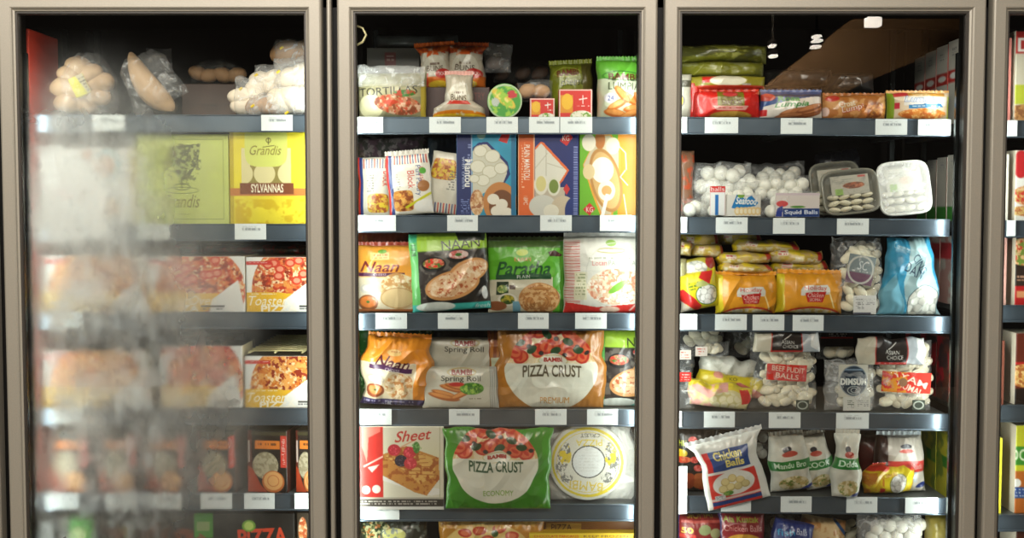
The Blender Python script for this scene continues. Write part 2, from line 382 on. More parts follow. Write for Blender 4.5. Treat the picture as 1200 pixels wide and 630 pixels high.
def pieces(parent, kind, mat, name, spots, r, d, seed=1, tilt=25):
    """contents sealed in a bag: each one a part of it. spots are photo points at depth d"""
    rng = random.Random(seed); bpy.context.view_layer.update(); inv = parent.matrix_world.inverted(); me = proto(kind, mat)
    for (x, y) in spots:
        o = bpy.data.objects.new(name, me); COL.objects.link(o)
        s = r*.0021*rng.uniform(.9, 1.1); p = W(x, y, d); zz = max(W(x, y, d-.035).z, parent.location.z+s*1.03+.001)
        o.parent = parent; o.matrix_parent_inverse = inv
        o.location = (p.x, d+rng.uniform(-.004, .004), zz); o.scale = (s, s*.85, s)
        o.rotation_euler = (math.radians(rng.uniform(-20, 20)), math.radians(rng.uniform(-tilt, tilt)), math.radians(rng.uniform(-20, 20)))
def fill(x0, y0, x1, y1, r, seed=1, f=None, ky=1.6, kx=1.8, jit=.25):
    rng = random.Random(seed); out = []; k = 0; y = y1-r*.9
    while y > y0+r*.6:
        x = x0+r*(1 if k % 2 == 0 else 1.8)
        while x < x1-r*.6:
            if f is None or f((x-x0)/(x1-x0), (y-y0)/(y1-y0)): out.append((x+rng.uniform(-jit, jit)*r, y+rng.uniform(-jit, jit)*r))
            x += r*kx
        y -= r*ky; k += 1
    return out[:95]
def pouch(name, label, cat, box, d=.15, T=.03, mat='film', group=None, roll=0, outline=None, wr=.006, seed=1, twist=None):
    """a clear bag: a thin skin of film around what it holds"""
    xc, z0, w, h, bb = place(box, d); n, m = 40, 44
    if len(box) < 4 and roll: lift = abs(math.sin(math.radians(roll)))*w/2; z0 += lift; h -= lift
    u, v = np.meshgrid(np.linspace(-1, 1, n+1), np.linspace(0, 1, m+1))
    prof = np.clip(1-abs(u)**3, 0, 1)**.5*np.clip(1-abs(2*v-1)**4, 0, 1)**.5
    xm, zm = u*w/2, (1-v)*h
    rd = wr*(1-abs(2*vnoise(xm, zm, .03, seed)-1))+wr*.5*(1-abs(2*vnoise(xm+zm, zm-xm, .013, seed+1)-1))
    sc = np.ones_like(v); of = np.zeros_like(v)
    if outline:
        vs = [o[0] for o in outline]; sc = np.interp(v, vs, [o[1] for o in outline]); of = np.interp(v, vs, [o[2] if len(o) > 2 else 0 for o in outline])*w
    X = xm*sc+of+(vnoise(zm*0, zm, .022, seed+3)-.5)*.008*np.sign(u)*abs(u); Z = zm+(vnoise(xm, zm*0, .02, seed+4)-.5)*.012*(1-v)
    yf = -T*prof-rd; yb = T*prof
    V = np.vstack([np.stack([X, yf, Z], -1).reshape(-1, 3), np.stack([X, yb, Z], -1).reshape(-1, 3)])
    o = mesh_obj(name, V, np.vstack([gridq(n, m), gridq(n, m, (n+1)*(m+1), True)]), M[mat])
    o.location = (xc, d+T, z0); o.rotation_euler = (0, math.radians(roll), 0); tag(o, label, cat, group)
    if twist:
        mb = MB(); p = W(twist[0], twist[1], d-.002); q = o.location
        mb.tube([(p.x-q.x-.006, p.y-q.y, p.z-q.z-.004), (p.x-q.x, p.y-q.y-.004, p.z-q.z), (p.x-q.x+.006, p.y-q.y, p.z-q.z+.004)], .003)
        mb.build('bag_clip', M['clip'], o, smooth=True)
    return o

# ================================================================== the store shell
def X0(px, y=0.0, py=315): return W(px, py, y).x
def S(name, mb, mat): return tag(mb.build(name, mat), kind='structure')
S('floor', MB().box(-4, -7.2, -.1, 4, 1.4, 0), M['floor'])
S('wall_back', MB().box(-4, 1.0, 0, 4, 1.1, 3.4), M['wall'])
# ceiling panels and lamps over the aisle behind the photographer, which the third door's glass mirrors
S('ceiling', MB().box(-4, -7.2, 3.3, 4, 1.1, 3.4), M['ceil'])

# ================================================================== the freezer cabinet
FR = 0.037; ZT = W(600, 12.5, 0).z+FR; ZB = W(600, 742, 0).z
cab = empty('freezer_cabinet', (0, .4, 0)); tag(cab, 'long upright glass door freezer filled with frozen food packs', 'freezer')
def cpart(name, mb, mat, par=None, smooth=False):
    o = mb.build(name, mat, None, smooth); p = par or cab; bpy.context.view_layer.update()
    o.parent = p; o.matrix_parent_inverse = p.matrix_world.inverted(); return o
XL, XR = X0(-400), X0(1560)
cpart('back_panel', MB().box(XL, .70, .1, XR, .74, ZT+.1, .004), M['inner'])
cpart('top_panel', MB().box(XL, .03, ZT+.02, XR, .74, ZT+.14, .01), M['inner'])
cpart('base_panel', MB().box(XL, .02, 0, XR, .74, ZB-.02, .01), M['black'])
cpart('header', MB().box(XL, .036, ZT-.03, XR, .11, ZT+.02, .006), M['black'])
DOORS = [(-380, -6), (4, 379), (397, 769), (777, 1150), (1158, 1531)]
GAPS = [-1, 388, 773, 1154, 1540]
for g in GAPS:
    x = X0(g)
    cpart('mullion', MB().box(x-.035, .036, ZB-.05, x+.035, .105, ZT, .004), M['black'])
    cpart('divider_panel', MB().box(x-.004, .60, ZB-.05, x+.004, .70, ZT, .001), M['inner'])
x = X0(387); cpart('cover_strip', MB().box(x-.0048, .006, ZB, x+.0052, .034, ZT+.05, .003), M['frame'])

def loop(name, prof, x0, x1, z0, z1, mat, par, smooth=False):
    V = []; Fc = []; n = len(prof)
    for (sx, sz) in ((0, 0), (1, 0), (1, 1), (0, 1)):
        for i, y in prof: V.append(((x0+i) if sx == 0 else (x1-i), y, (z0+i) if sz == 0 else (z1-i)))
    for c in range(4):
        for k in range(n): a, b = c*n+k, c*n+(k+1) % n; a2, b2 = ((c+1) % 4)*n+k, ((c+1) % 4)*n+(k+1) % n; Fc.append((a, b, b2, a2))
    return cpart(name, type('m', (), {'build': lambda s, nm, mt, p=None, sm=False: mesh_obj(nm, V, Fc, mt, p, smooth=sm)})(), mat, par, smooth)
def glass_mat():
    m = bpy.data.materials.new('door_glass'); m.use_nodes = True; nt = m.node_tree
    for n in list(nt.nodes):
        if n.type == 'BSDF_PRINCIPLED': nt.nodes.remove(n)
    tr = nt.nodes.new('ShaderNodeBsdfTransparent'); tr.inputs[0].default_value = (.97, .975, .965, 1)
    gl = nt.nodes.new('ShaderNodeBsdfGlossy'); gl.inputs['Roughness'].default_value = .004
    fr = nt.nodes.new('ShaderNodeFresnel'); fr.inputs[0].default_value = 1.5; mx = nt.nodes.new('ShaderNodeMixShader')
    nt.links.new(fr.outputs[0], mx.inputs[0]); nt.links.new(tr.outputs[0], mx.inputs[1]); nt.links.new(gl.outputs[0], mx.inputs[2])
    nt.links.new(mx.outputs[0], nt.nodes['Material Output'].inputs[0]); return m
def frost_mat():
    m = bpy.data.materials.new('condensation'); m.use_nodes = True; nt = m.node_tree; N = nt.nodes.new; L = nt.links.new
    for n in list(nt.nodes):
        if n.type == 'BSDF_PRINCIPLED': nt.nodes.remove(n)
    at = N('ShaderNodeVertexColor'); at.layer_name = 'Col'; sp = N('ShaderNodeSeparateColor'); L(at.outputs[0], sp.inputs[0])
    tr = N('ShaderNodeBsdfTransparent'); rf = N('ShaderNodeBsdfRefraction'); rf.inputs['IOR'].default_value = 1.12
    rr = N('ShaderNodeMath'); rr.operation = 'MULTIPLY'; rr.inputs[1].default_value = .85; L(sp.outputs[1], rr.inputs[0]); L(rr.outputs[0], rf.inputs['Roughness'])
    c1 = N('ShaderNodeMath'); c1.operation = 'MULTIPLY'; c1.inputs[1].default_value = 1.5; c1.use_clamp = True; L(sp.outputs[1], c1.inputs[0])
    m1 = N('ShaderNodeMixShader'); L(c1.outputs[0], m1.inputs[0]); L(tr.outputs[0], m1.inputs[1]); L(rf.outputs[0], m1.inputs[2])
    df = N('ShaderNodeBsdfDiffuse'); df.inputs[0].default_value = (.9, .93, .92, 1); tl = N('ShaderNodeBsdfTranslucent'); tl.inputs[0].default_value = (.9, .93, .92, 1)
    m2 = N('ShaderNodeMixShader'); m2.inputs[0].default_value = .1; L(df.outputs[0], m2.inputs[1]); L(tl.outputs[0], m2.inputs[2])
    m3 = N('ShaderNodeMixShader'); L(sp.outputs[0], m3.inputs[0]); L(m1.outputs[0], m3.inputs[1]); L(m2.outputs[0], m3.inputs[2])
    L(m3.outputs[0], nt.nodes['Material Output'].inputs[0]); return m
MG, MF = glass_mat(), frost_mat()
for k, (a, b) in enumerate(DOORS):
    x0, x1 = X0(a), X0(b)
    d = loop('door', [(0, .032), (0, .005), (.002, .0015), (.005, 0), (.028, 0), (.031, .002), (.033, .006), (.037, .008), (.037, .032)], x0, x1, ZB, ZT, M['frame'], cab)
    loop('gasket', [(.0371, .028), (.0371, .011), (.041, .011), (.043, .014), (.043, .028)], x0, x1, ZB, ZT, M['gasket'], d)
    cpart('glass_pane', MB().box(x0+.038, .0165, ZB+.038, x1-.038, .0205, ZT-.038), MG, d)
    if k == 1:   # condensation on the inside of the first door's pane
        A = Art(22, 10, 362, 700, (0, 0, 0), 2.0); X, Y = A.X, A.Y
        g = lambda cx, cy, rx, ry: np.exp(-((X-cx)/rx)**2-((Y-cy)/ry)**2)
        side = 1/(1+np.exp((X-205)/30)); top = 1/(1+np.exp(-(Y-135)/13)); bot = 1/(1+np.exp((Y-600)/14)); edge = np.clip((X-33)/8, 0, 1)
        base = (.05+.24*side)*top*(.3+.7*bot)*edge+.05*side*edge/(1+np.exp(-(Y-90)/10))
        base += .62*g(85, 222, 50, 62)*edge+.55*g(80, 270, 46, 20)*edge+.42*g(78, 358, 42, 42)*edge+.38*g(82, 470, 46, 34)*edge+.26*g(140, 235, 30, 30)+.22*g(90, 535, 30, 50)+.25*g(75, 142, 26, 14)+.14*g(150, 330, 70, 60)+.12*g(130, 450, 60, 30)  # denser blobs also stand in for lamp and tag glare through the frost
        base += .22*g(235, 445, 62, 50)+.16*g(215, 350, 60, 50)+.10*g(95, 100, 50, 30)+.16*g(215, 540, 70, 60)
        n = fnoise(X, Y*.8, 26, 5); n2 = fnoise(X, Y*.7, 11, 9)
        clear = 1/(1+np.exp((X-(300+14*(n-.5)))/9)); base *= clear
        den = np.clip(base*(.45+1.1*n)*(.9+.2*n2), 0, .97); den = 1-np.sqrt(1-den)
        blur = np.clip(.75*top*np.clip((225-X)/50, 0, 1)+.6*g(235, 440, 60, 50)+.35*g(240, 540, 50, 60)+.15*g(230, 330, 60, 60), 0, 1)*clear*np.clip(.25+1.4*n2, .2, 1.3)
        cols = np.stack([den, blur, blur*0], -1).reshape(-1, 3)
        V = np.array([[X0(x, .0212), .0212, 0] for x in X[0]])
        zz = np.array([W(190, y, .0212).z for y in Y[:, 0]])
        P = np.stack(np.broadcast_arrays(V[None, :, 0], np.full(X.shape, .0212), zz[:, None]), -1).reshape(-1, 3)
        n_ = len(P); o = mesh_obj('condensation', np.vstack([P, P+[0, .0012, 0]]), np.vstack([gridq(A.nx, A.ny), gridq(A.nx, A.ny, n_, True)]), MF, None, np.vstack([cols, cols]))
        o.parent = d; o.matrix_parent_inverse = d.matrix_world.inverted()
        tag(o, 'white frost and condensation clouding the pane')

# vertical lamps on the mullions, shining into the bays
ZL1, ZL0 = W(600, 62, .08).z, W(600, 690, .08).z
for i, g in enumerate(GAPS):
    for sx in (-1, 1):
        if (i == 0 and sx < 0) or (i == 4 and sx > 0): continue
        x = X0(g)+sx*.043
        D = Vector((sx*.80, .60, 0)).normalized()
        l = area('bay_lamp', (x+sx*.004, .090, (ZL0+ZL1)/2), D.to_track_quat('-Z', 'Y').to_euler(), .012, ZL1-ZL0, LED_LIGHT, (.93, 1.0, .95))
        cpart('lamp_housing', MB().box(x-.006, .070, ZL0, x+.004 if sx < 0 else x+.004, .084, ZL1, .002), M['post'])
# upright shelf standards at the back corners of each bay
for g in GAPS[:-1]:
    for sx in (-1, 1): x = X0(g)+sx*.045; cpart('shelf_standard', MB().box(x-.008, .56, ZB, x+.008, .58, ZT, .002), M['post'])

BX = {1: (43, 372), 2: (404, 766), 3: (785, 1113), 4: (1128, 1500)}
SHELF = {}
for b in BX:
    for r in range(1, 7):
        a, c = BX[b]; ya = RB(b, r, a if b < 4 else 1190); pa = W(a, ya, RAIL_Y); pc = W(c, ya, RAIL_Y)
        root = empty('t', (0, 0, 0)); w = pc.x-pa.x
        s = MB().box(0, .134, -.019, w, .66, -.004, .002)
        for q in range(3): s.box(.02+q*(w-.06)/2, .16, -.032, .04+q*(w-.06)/2, .64, -.019, .002)
        sh = s.build('shelf', M['deck']); sh.location = (pa.x, 0, pa.z)
        bpy.data.objects.remove(root)
        if b == 3: sh.rotation_euler = (0, math.radians(.5), 0)
        m = MB().box(0, .126, -.040, w, .1335, 0, .0012); m.box(0, .122, -.0425, w, .127, -.0385, .001); m.box(0, .1225, -.0025, w, .1265, 0, .0008)
        ra = m.build('price_rail', M['rail'], sh); SHELF[b, r] = sh
        bpy.context.view_layer.update(); sh.parent = cab; sh.matrix_parent_inverse = cab.matrix_world.inverted()

# ---- price tags
def ptag(b, r, x0, x1, label, dark=0, y0=None, y1=None, dx=0):
    ya = RB(b, r, (x0+x1)/2) if y0 is None else y0; yb = ya+18.5 if y1 is None else y1
    A = Art(x0, ya, x1, yb, (226, 234, 234), .8)
    if x1-x0 > 25 and y0 is None:
        A.small(x0+9, ya+3, x0+26, ya+6, (150, 156, 160), 1.6, .5); A.rect(x0+9, ya+5, x0+30, ya+8.5, (150, 158, 160), a=.25); A.small(x0+9, ya+5, x0+30, ya+8.8, (118, 126, 132), 5, .55)
    if y0 is not None: 
        for k in range(6): A.small(x0+3, ya+8+k*8, x1-2, ya+12+k*8, (150, 155, 160), 4, .6)
    y = .1208; a, c = W(x0, ya, y), W(x1, yb, y); w, h = c.x-a.x, a.z-c.z
    u, v = np.meshgrid(np.linspace(0, 1, A.nx+1), np.linspace(0, 1, A.ny+1))
    Fv = np.stack([u*w, 0*u, -v*h], -1).reshape(-1, 3); n = len(Fv)
    o = mesh_obj('price_tag', np.vstack([Fv, Fv+[0, .0008, 0]]), np.vstack([gridq(A.nx, A.ny), gridq(A.nx, A.ny, n, True)]), M['paper'], None, np.vstack([A.lin(.9).reshape(-1, 3)]*2))
    o.location = (a.x, y, a.z)
    tag(o, label, 'price tag', 'price tags on the shelf rails')
T_ = 'white price tag on the rail '
for t in [
 (1, 1, 108, 146, T_+'beneath the frosty clear bag of bread rolls'), (1, 1, 306, 343, T_+'beneath the pile of white buns'),
 (1, 2, 160, 199, T_+'beneath the green dessert carton with a drawn cup'), (1, 2, 275, 312, T_+'beneath the yellow dessert carton'),
 (1, 2, 66, 104, T_+'beneath the frosted white cookie carton'), (1, 3, 60, 97, T_+'beneath the most frosted upper toaster pizza box'),
 (1, 4, 62, 99, T_+'beneath the most frosted lower toaster pizza box'),
 (1, 5, 54, 93, T_+'beneath the first pastry carton by the red panel'), (1, 5, 123, 160, T_+'beneath the second pastry carton from the red panel'),
 (1, 5, 175, 213, T_+'beneath the third pastry carton from the red panel'), (1, 5, 235, 272, T_+'beneath the fourth pastry carton from the red panel'),
 (1, 5, 286, 322, T_+'beneath the clearly seen pastry carton'), (1, 5, 345, 364, T_+'beneath the pastry carton at the door frame'),
 (2, 1, 417, 449, T_+'beneath the bag of tortillas'), (2, 1, 503, 540, T_+'beneath the small front bun bag'), (2, 1, 570, 607, T_+'beneath the round green tub'),
 (2, 1, 620, 655.5, T_+'beneath the smaller red box'), (2, 1, 656.5, 694, T_+'beneath the larger red box'),
 (2, 2, 419, 464, T_+'beneath the puff pastry packs'), (2, 2, 524, 560, T_+'beneath the blue spined mantou box'), (2, 2, 633, 670, T_+'beneath the blue and orange mantou box'), (2, 2, 703, 740, T_+'beneath the green and orange bun box'),
 (2, 3, 440, 477, T_+'beneath the orange cheese naan bag'), (2, 3, 513, 549, T_+'beneath the leaning green naan bag'), (2, 3, 607, 643, T_+'beneath the green paratha bag'), (2, 3, 674, 711, T_+'beneath the white and red paratha bag'),
 (2, 4, 422, 459, T_+'beneath the crumpled orange naan bag'), (2, 4, 526, 562, T_+'beneath the spring roll pastry packs'), (2, 4, 627, 664, T_+'beneath the brown premium pizza crust bag'), (2, 4, 688, 724, T_+'beneath the naan bag beside the premium crusts'),
 (2, 5, 427, 468, T_+'beneath the white and red pastry sheet carton'),
 (3, 1, 797, 805, T_+'beside the red packs, cut by the frame'), (3, 1, 826, 865, T_+'beneath the red packs under the olive bags'), (3, 1, 915, 952, T_+'beneath the blue and white lumpia pack'), (3, 1, 1026, 1063, T_+'between the brown and the pale lumpia packs'), (3, 1, 1076, 1114, T_+'beneath the pale lumpia pack with a blue ribbon'),
 (3, 2, 797, 805, T_+'beneath the white ball bags, cut by the frame'), (3, 2, 839, 876, T_+'beneath the seafood ball bag'), (3, 2, 906, 943, T_+'beneath the squid ball bag'), (3, 2, 981, 1018, T_+'beneath the dim food tray'),
 (3, 3, 796, 817, T_+'beneath the tilted yellow dumpling bag'), (3, 3, 838, 875, T_+'beneath the orange chicken bag nearer the yellow bag'), (3, 3, 882, 919, T_+'between the two orange chicken bags'), (3, 3, 929, 965, T_+'beneath the orange chicken bag nearer the folded dumplings'),
 (3, 4, 793, 799, T_+'beneath the dumpling heap, cut by the frame'), (3, 4, 825, 861, T_+'beneath the pink and yellow dumpling bags'), (3, 4, 901, 938, T_+'beneath the dumpling bag with a red band'), (3, 4, 980, 1018, T_+'beneath the dimsum bag'),
 (3, 5, 845, 880, T_+'partly hidden behind the chicken ball bag'), (3, 5, 915, 951, T_+'beneath the upright green banded dumpling bag'), (3, 5, 992, 1028, T_+'beneath the slim overhanging green banded bag'), (3, 5, 1061, 1099, T_+'beneath the yellow siomai bag'),
 (4, 1, 1180, 1192, T_+'of the fourth bay, uppermost'), (4, 2, 1180, 1190, 'white price tag in the fourth bay, under the white and red pastry box')]:
    ptag(*t)
ptag(3, 5, 792, 805, 'tall narrow white price strip beside the black chilli packs', y0=546, y1=602)

# ---- red panel lining the cabinet's end
A = Art(20, 34, 60, 580, (196, 58, 34), 3); mott(A, 30, 30)
x = W(28, 60, .14).x
o = MB().box(x, .14, W(40, 577, .14).z, x+.012, .33, W(30, 33, .14).z, .002).build('display_panel', pbr('red_card', (206, 66, 42), .5, col2=(184, 48, 30), nscale=6))
tag(o, 'red card panel standing upright along the end of the first bay', 'panel')
# the photo's mirrored lamps: ceiling lamps hanging behind the photographer
def mirrored(px, py, y): p = W(px, py, y); return Vector((p.x, -y+.036, p.z))
for i, (px, py, wd_) in enumerate([(957, 43, 9), (957.5, 48, 11), (956, 55, 11), (905, 54, 7), (906, 66, 9), (1023, 26, 17)]):
    Y = 4.5+.32*i; c = mirrored(px, py, Y); s = (Y+2.8)/F; w = wd_*s
    h = (3.0 if wd_ < 16 else 11)*s
    sh = MB().box(-w/2-.01, -.05, h/2, w/2+.01, .05, h/2+.03, .01); sh.tube([(0, 0, h/2+.03), (0, 0, 3.31-c.z)], .004, 6)
    root = sh.build('pendant_lamp', M['black'], loc=c)
    MB().box(-w/2, -.045, -h/2, w/2, .045, h/2, .006).build('lamp_diffuser', emit('lamp_glow_%d' % i, (1, .9, .78), 13), root)
    tag(root, 'small ceiling lamp mirrored in the third door, ' + ['top of the three stacked', 'middle of the three stacked', 'lowest of the three stacked', 'upper of the dim pair', 'lower of the dim pair', 'brightest, near the top bar'][i], 'lamp', 'ceiling lamps over the aisle')
# sloping wooden bulkhead that the third door mirrors
V = [mirrored(*p) for p in [(885, 110, 6.6), (1000, 22, 6.6), (1125, 22, 6.6), (1125, 50, 6.6), (1010, 98, 6.6), (960, 124, 6.6)]]
n = len(V); V2 = [v+Vector((0, -.12, 0)) for v in V]
bk = mesh_obj('trim_1', [tuple(v) for v in V+V2], [tuple(range(n)), tuple(range(2*n-1, n-1, -1))]+[(i, i+n, (i+1) % n+n, (i+1) % n) for i in range(n)], M['ceil'], smooth=False)
tag(bk, kind='structure')
l = area('bulkhead_fill', (.9, -5.0, 3.1), (math.radians(-70), 0, math.radians(-20)), 1.5, .3, 800, (1, .85, .65))  # unseen light added to brighten the bulkhead so its reflection shows

# ================================================================== BAY 1
K, WH = (20, 18, 16), (238, 238, 232)
row(1, 1)
def rolls(box, label, twist, spots, r, seed, mat='crust', cov='film', kind='bun', d=.15, group=None, outline=None, roll=0, T=.05, name='bread_bag', nm='bread_roll'):
    o = pouch(name, label, 'bread', box, d, T, cov, group, roll, outline or [(0, .35), (.15, .6), (.4, .95), (1, 1)], seed=seed, twist=twist)
    pieces(o, kind, mat, nm, spots, r, d+T, seed); return o
rolls((64, 60, 130), 'clear bag of bread rolls with a yellow tag by the red panel', None, [(82, 85), (108, 84), (94, 104), (116, 112), (80, 122), (100, 124), (92, 76), (118, 96), (76, 100)], 16, 3, 'rolltan')
o = [q for q in bpy.data.objects if q.name.startswith('bread_bag')][-1]
A = Art(84, 88, 102, 112, (206, 200, 50)); A.poly([(93, 88), (102, 88), (102, 112), (98, 112)], (190, 180, 150)); A.small(95, 92, 102, 110, (60, 60, 50), 4); sticker(o, (84, 88, 102, 112), A, .148, roll=-25)
o = pouch('bread_bag', 'clear bag with a long loaf leaning back, behind frosted glass', 'bread', (150, 56, 220), .15, .042, 'film', None, -26, [(0, .5), (.2, .8), (1, 1)], seed=8)
V, Q = uvs(1, 1, 1, 20, 24, 2, .02); V = [(x*.030*(1-.25*z), y*.030, z*.088) for x, y, z in V]; V = [(x+1.9*z*z-.006, y, z) for x, y, z in V]
q = mesh_obj('loaf', V, Q, M['rolltan']); q.location = W(174, 98, .195); q.rotation_euler = (0, math.radians(-36), 0)
bpy.context.view_layer.update(); q.parent = o; q.matrix_parent_inverse = o.matrix_world.inverted()
pouch('plastic_bag', 'crumpled empty clear bag top glinting in the dark behind the loaf', 'bag', (168, 55, 200, 84), .30, .02, 'film', seed=12)
A = art((213, 98, 276), (74, 50, 36)); mott(A, 30); A.rect(213, 118, 276, 119, (50, 34, 24)); A.small(236, 119, 264, 124, K)
carton('cardboard_box', 'dark brown cardboard box at the back of the top bread shelf', 'box', (213, 98, 276), A, .30, .2, side=(60, 42, 30))
rolls((218, 66, 286, 99), 'dim clear bag of brown rolls on the cardboard box', None, [(232, 84), (262, 88), (278, 90), (246, 92)], 12, 5, 'crust', 'film3', d=.31)
for i, (bx, sp, r, lb, d, m) in enumerate([
  ((322, 48, 364, 80), [(336, 66), (350, 60), (362, 68)], 19, 'top bag of brown buns crowning the bun pile', .21, 'crust'),
  ((322, 70, 366, 108), [(340, 92), (354, 86), (364, 96)], 19, 'white bun bag directly under the brown buns', .17, 'bun'),
  ((298, 76, 332, 114), [(316, 100), (306, 92), (322, 90), (308, 106), (300, 100)], 14, 'small bun bag with knotted end at the middle height of the pile', .19, 'bun'),
  ((275, 92, 306), [(286, 110), (296, 122), (284, 124), (298, 108), (280, 112)], 13, 'bun bag with two twisted tails at the pile\'s open end', .17, 'bun'),
  ((292, 112, 334), [(300, 126), (312, 124), (324, 127)], 14, 'flat bun bag at the foot of the pile', .150, 'crust'),
  ((320, 102, 364), [(332, 120), (346, 116), (358, 122)], 19, 'large white bun bag at the foot of the pile over the rail', .145, 'bun')]):
    o = pouch('bun_bag', lb, 'buns', (bx[0]-3, bx[1]-4)+tuple(bx[2:]), d-.006, .042, 'film2', 'bagged buns in the bun pile', seed=20+i); pieces(o, 'bun', m, 'bun', sp, r, d+.040, i)
    x, y = [(330, 56), (326, 84), (300, 88), (282, 104), (296, 124), (336, 132)][i]; mb = MB(); p = W(x, y, d-.004)
    mb.tube([(p.x-.004, p.y, p.z-.003), (p.x+.004, p.y, p.z+.003)], .003); q = mb.build('bag_clip', M['clip']); bpy.context.view_layer.update(); q.parent = o; q.matrix_parent_inverse = o.matrix_world.inverted()
# row 2
row(1, 2)
A = art((47, 173, 159), (232, 230, 224)); A.ring(126, 193, 15, 18, 4, (160, 208, 214)).ell(122, 195, 12, 12, (196, 130, 90)).ell(103, 181, 6, 6, (206, 140, 110)).food(125, 242, 14, 12, [(226, 180, 130), (240, 200, 150), (200, 140, 90)])
A.text('cookies', 62, 215, 98, 232, (200, 60, 50), shear=.3).rect(153, 173, 159, 262, (226, 206, 110))
carton('cookie_carton', 'white frosted carton with a cookie and pale blue bowl picture', 'box', (47, 173, 159), A, .15, .2, side=(222, 216, 200))
A = art((161, 157, 268), (200, 210, 118)); A.C[:] = (198, 208, 112); mott(A, 8)
A.ring(214.5, 209, 50, 49, .01, (0, 0, 0))
for (a, b, c, d_) in [(166, 163, 262, 163.8), (166, 255, 262, 255.8), (166, 163, 166.8, 256), (261.5, 163, 262.2, 256)]: A.rect(a, b, c, d_, (150, 160, 80))
cup = A.mpoly([(197, 172), (214, 170), (236, 168), (232, 190), (222, 206), (213, 212), (205, 200), (199, 186)])
A.mix(cup, (170, 180, 100)); A.mot(cup, (96, 100, 50), 3.2, .5); A.mot(A.mell(214, 192, 22, 24)*(1-A.mell(216, 190, 14, 16)), (110, 112, 56), 3, .56, a=.8)
A.ring(213, 218, 10, 4, 1, (110, 112, 60)).ring(213, 222, 20, 4, .8, (120, 124, 64)).line(213, 208, 213, 220, 1.5, (100, 104, 50))
A.text("Grandis", 190, 227, 234, 242, (128, 120, 44), shear=.35).small(206, 249, 222, 252, (130, 130, 60), 3)
carton('dessert_carton', 'pale green carton with a drawn dessert cup and script lettering', 'box', (161, 157, 268), A, .148, .2, side=(206, 208, 120), top=(150, 150, 80))
A = art((269, 153, 360), (232, 216, 50)); A.rect(269, 153, 274, 262, (196, 176, 30)); mott(A, 8)
A.rect(283, 172, 341, 214, (150, 136, 70))
for (cx, cy) in [(284, 184), (312, 180), (340, 184), (284, 202), (310, 202), (338, 202)]: A.mix(A.mell(cx, cy, 12.5, 12.5)*A.mrect(283, 172, 341, 214), (222, 212, 158))
A.ell(312, 168, 25, 26, (212, 218, 112), p=4).mix(A.mrect(288, 153, 336, 160), (212, 218, 112)); A.line(315, 160, 315, 168, 1, (90, 80, 30)); A.ring(315, 163, 3, 3, .8, (90, 80, 30)).line(308, 171, 322, 169, .8, (90, 80, 30))
A.text("Grandis", 293, 169, 330, 180, (140, 128, 50), shear=.35)
A.rect(269, 219, 360, 228, (196, 126, 60)).rect(281, 213, 344, 226, (126, 66, 30)).text('SYLVANNAS', 294, 214, 332, 224, (244, 240, 214), bold=.02)
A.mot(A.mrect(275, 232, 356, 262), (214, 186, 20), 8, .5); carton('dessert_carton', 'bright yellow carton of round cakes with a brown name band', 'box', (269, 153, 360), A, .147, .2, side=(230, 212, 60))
# toaster oven pizza boxes
def pizza_art(box, tone, seed):
    x0, y0, x1 = box; y1 = RB(ctx[0], ctx[1], x0); A = art(box, WH); A.seed = seed; H = y1-y0
    yb = y1-.36*H
    m = A.mell(x0+.50*(x1-x0)+4, yb-2, .47*(x1-x0), .78*H); m *= (A.Y > y0)
    red, org = ((196, 60, 30), (226, 120, 60)) if tone == 'red' else ((214, 120, 40), (236, 170, 90))
    A.mix(m, (222, 150, 70)); A.mot(m, red, 7, .46, .15); A.mot(m, org, 5, .5, .1); A.mot(m, (240, 214, 170), 3.2, .62, .08); A.mot(m, (150, 50, 20), 4, .62, .1)
    if tone == 'red':
        rg = random.Random(seed)
        for _ in range(9): cx, cy = x0+(.3+.6*rg.random())*(x1-x0), y0+rg.random()*.5*H; A.mix(m*A.mell(cx, cy, 6, 5), (206, 62, 36)); A.mix(m*A.mell(cx, cy, 4, 3), (232, 150, 120))
    A.rect(x0, y0+5, x0+30, y0+9, (206, 46, 36)); A.small(x0+3, y0+6, x0+28, y0+8, WH, 2)
    q = A.mpoly([(x0, yb), (x0+40, yb), (x0+46, yb+1), (x0+95, yb+2), (x0+86, y1-6), (x0+62, y1), (x0, y1)])
    A.mix(q, (238, 190, 40)); A.poly([(x1-38, yb+8), (x1-8, yb-14), (x1, y1), (x1-42, y1)], WH)
    A.small(x0+6, yb+1, x0+38, yb+4, WH, 3); A.text('ToasterOven', x0+3, yb+4, x0+80, yb+15, (250, 244, 226), shear=.3)
    A.text('PIZZA', x0+17, yb+15, x0+60, y1, (250, 244, 226), bold=.03).rect(x0+62, y1-8, x0+90, y1-6, (60, 60, 60)).small(x0+62, y1-5, x0+88, y1-1, (90, 90, 90), 4)
    A.rect(x0+112, y0+2, x0+116, y0+32, (230, 230, 220)); return A
row(1, 3)
for i, (x0, x1, y0, tn, lb) in enumerate([(49, 172, 299, 'org', 'toaster pizza box of the upper row, most frosted over'), (173, 287, 300, 'red', 'toaster pizza box of the upper row, half frosted over'), (288.5, 404, 301, 'red', 'clearly seen toaster pizza box of the upper row, red topping')]):
    bx = (x0, y0, min(x1, 372)); carton('pizza_box', lb, 'pizza box', bx, pizza_art(bx, tn, 11+i), .148, .16, 'toaster pizza boxes', side=(206, 190, 150), top=(150, 130, 100))
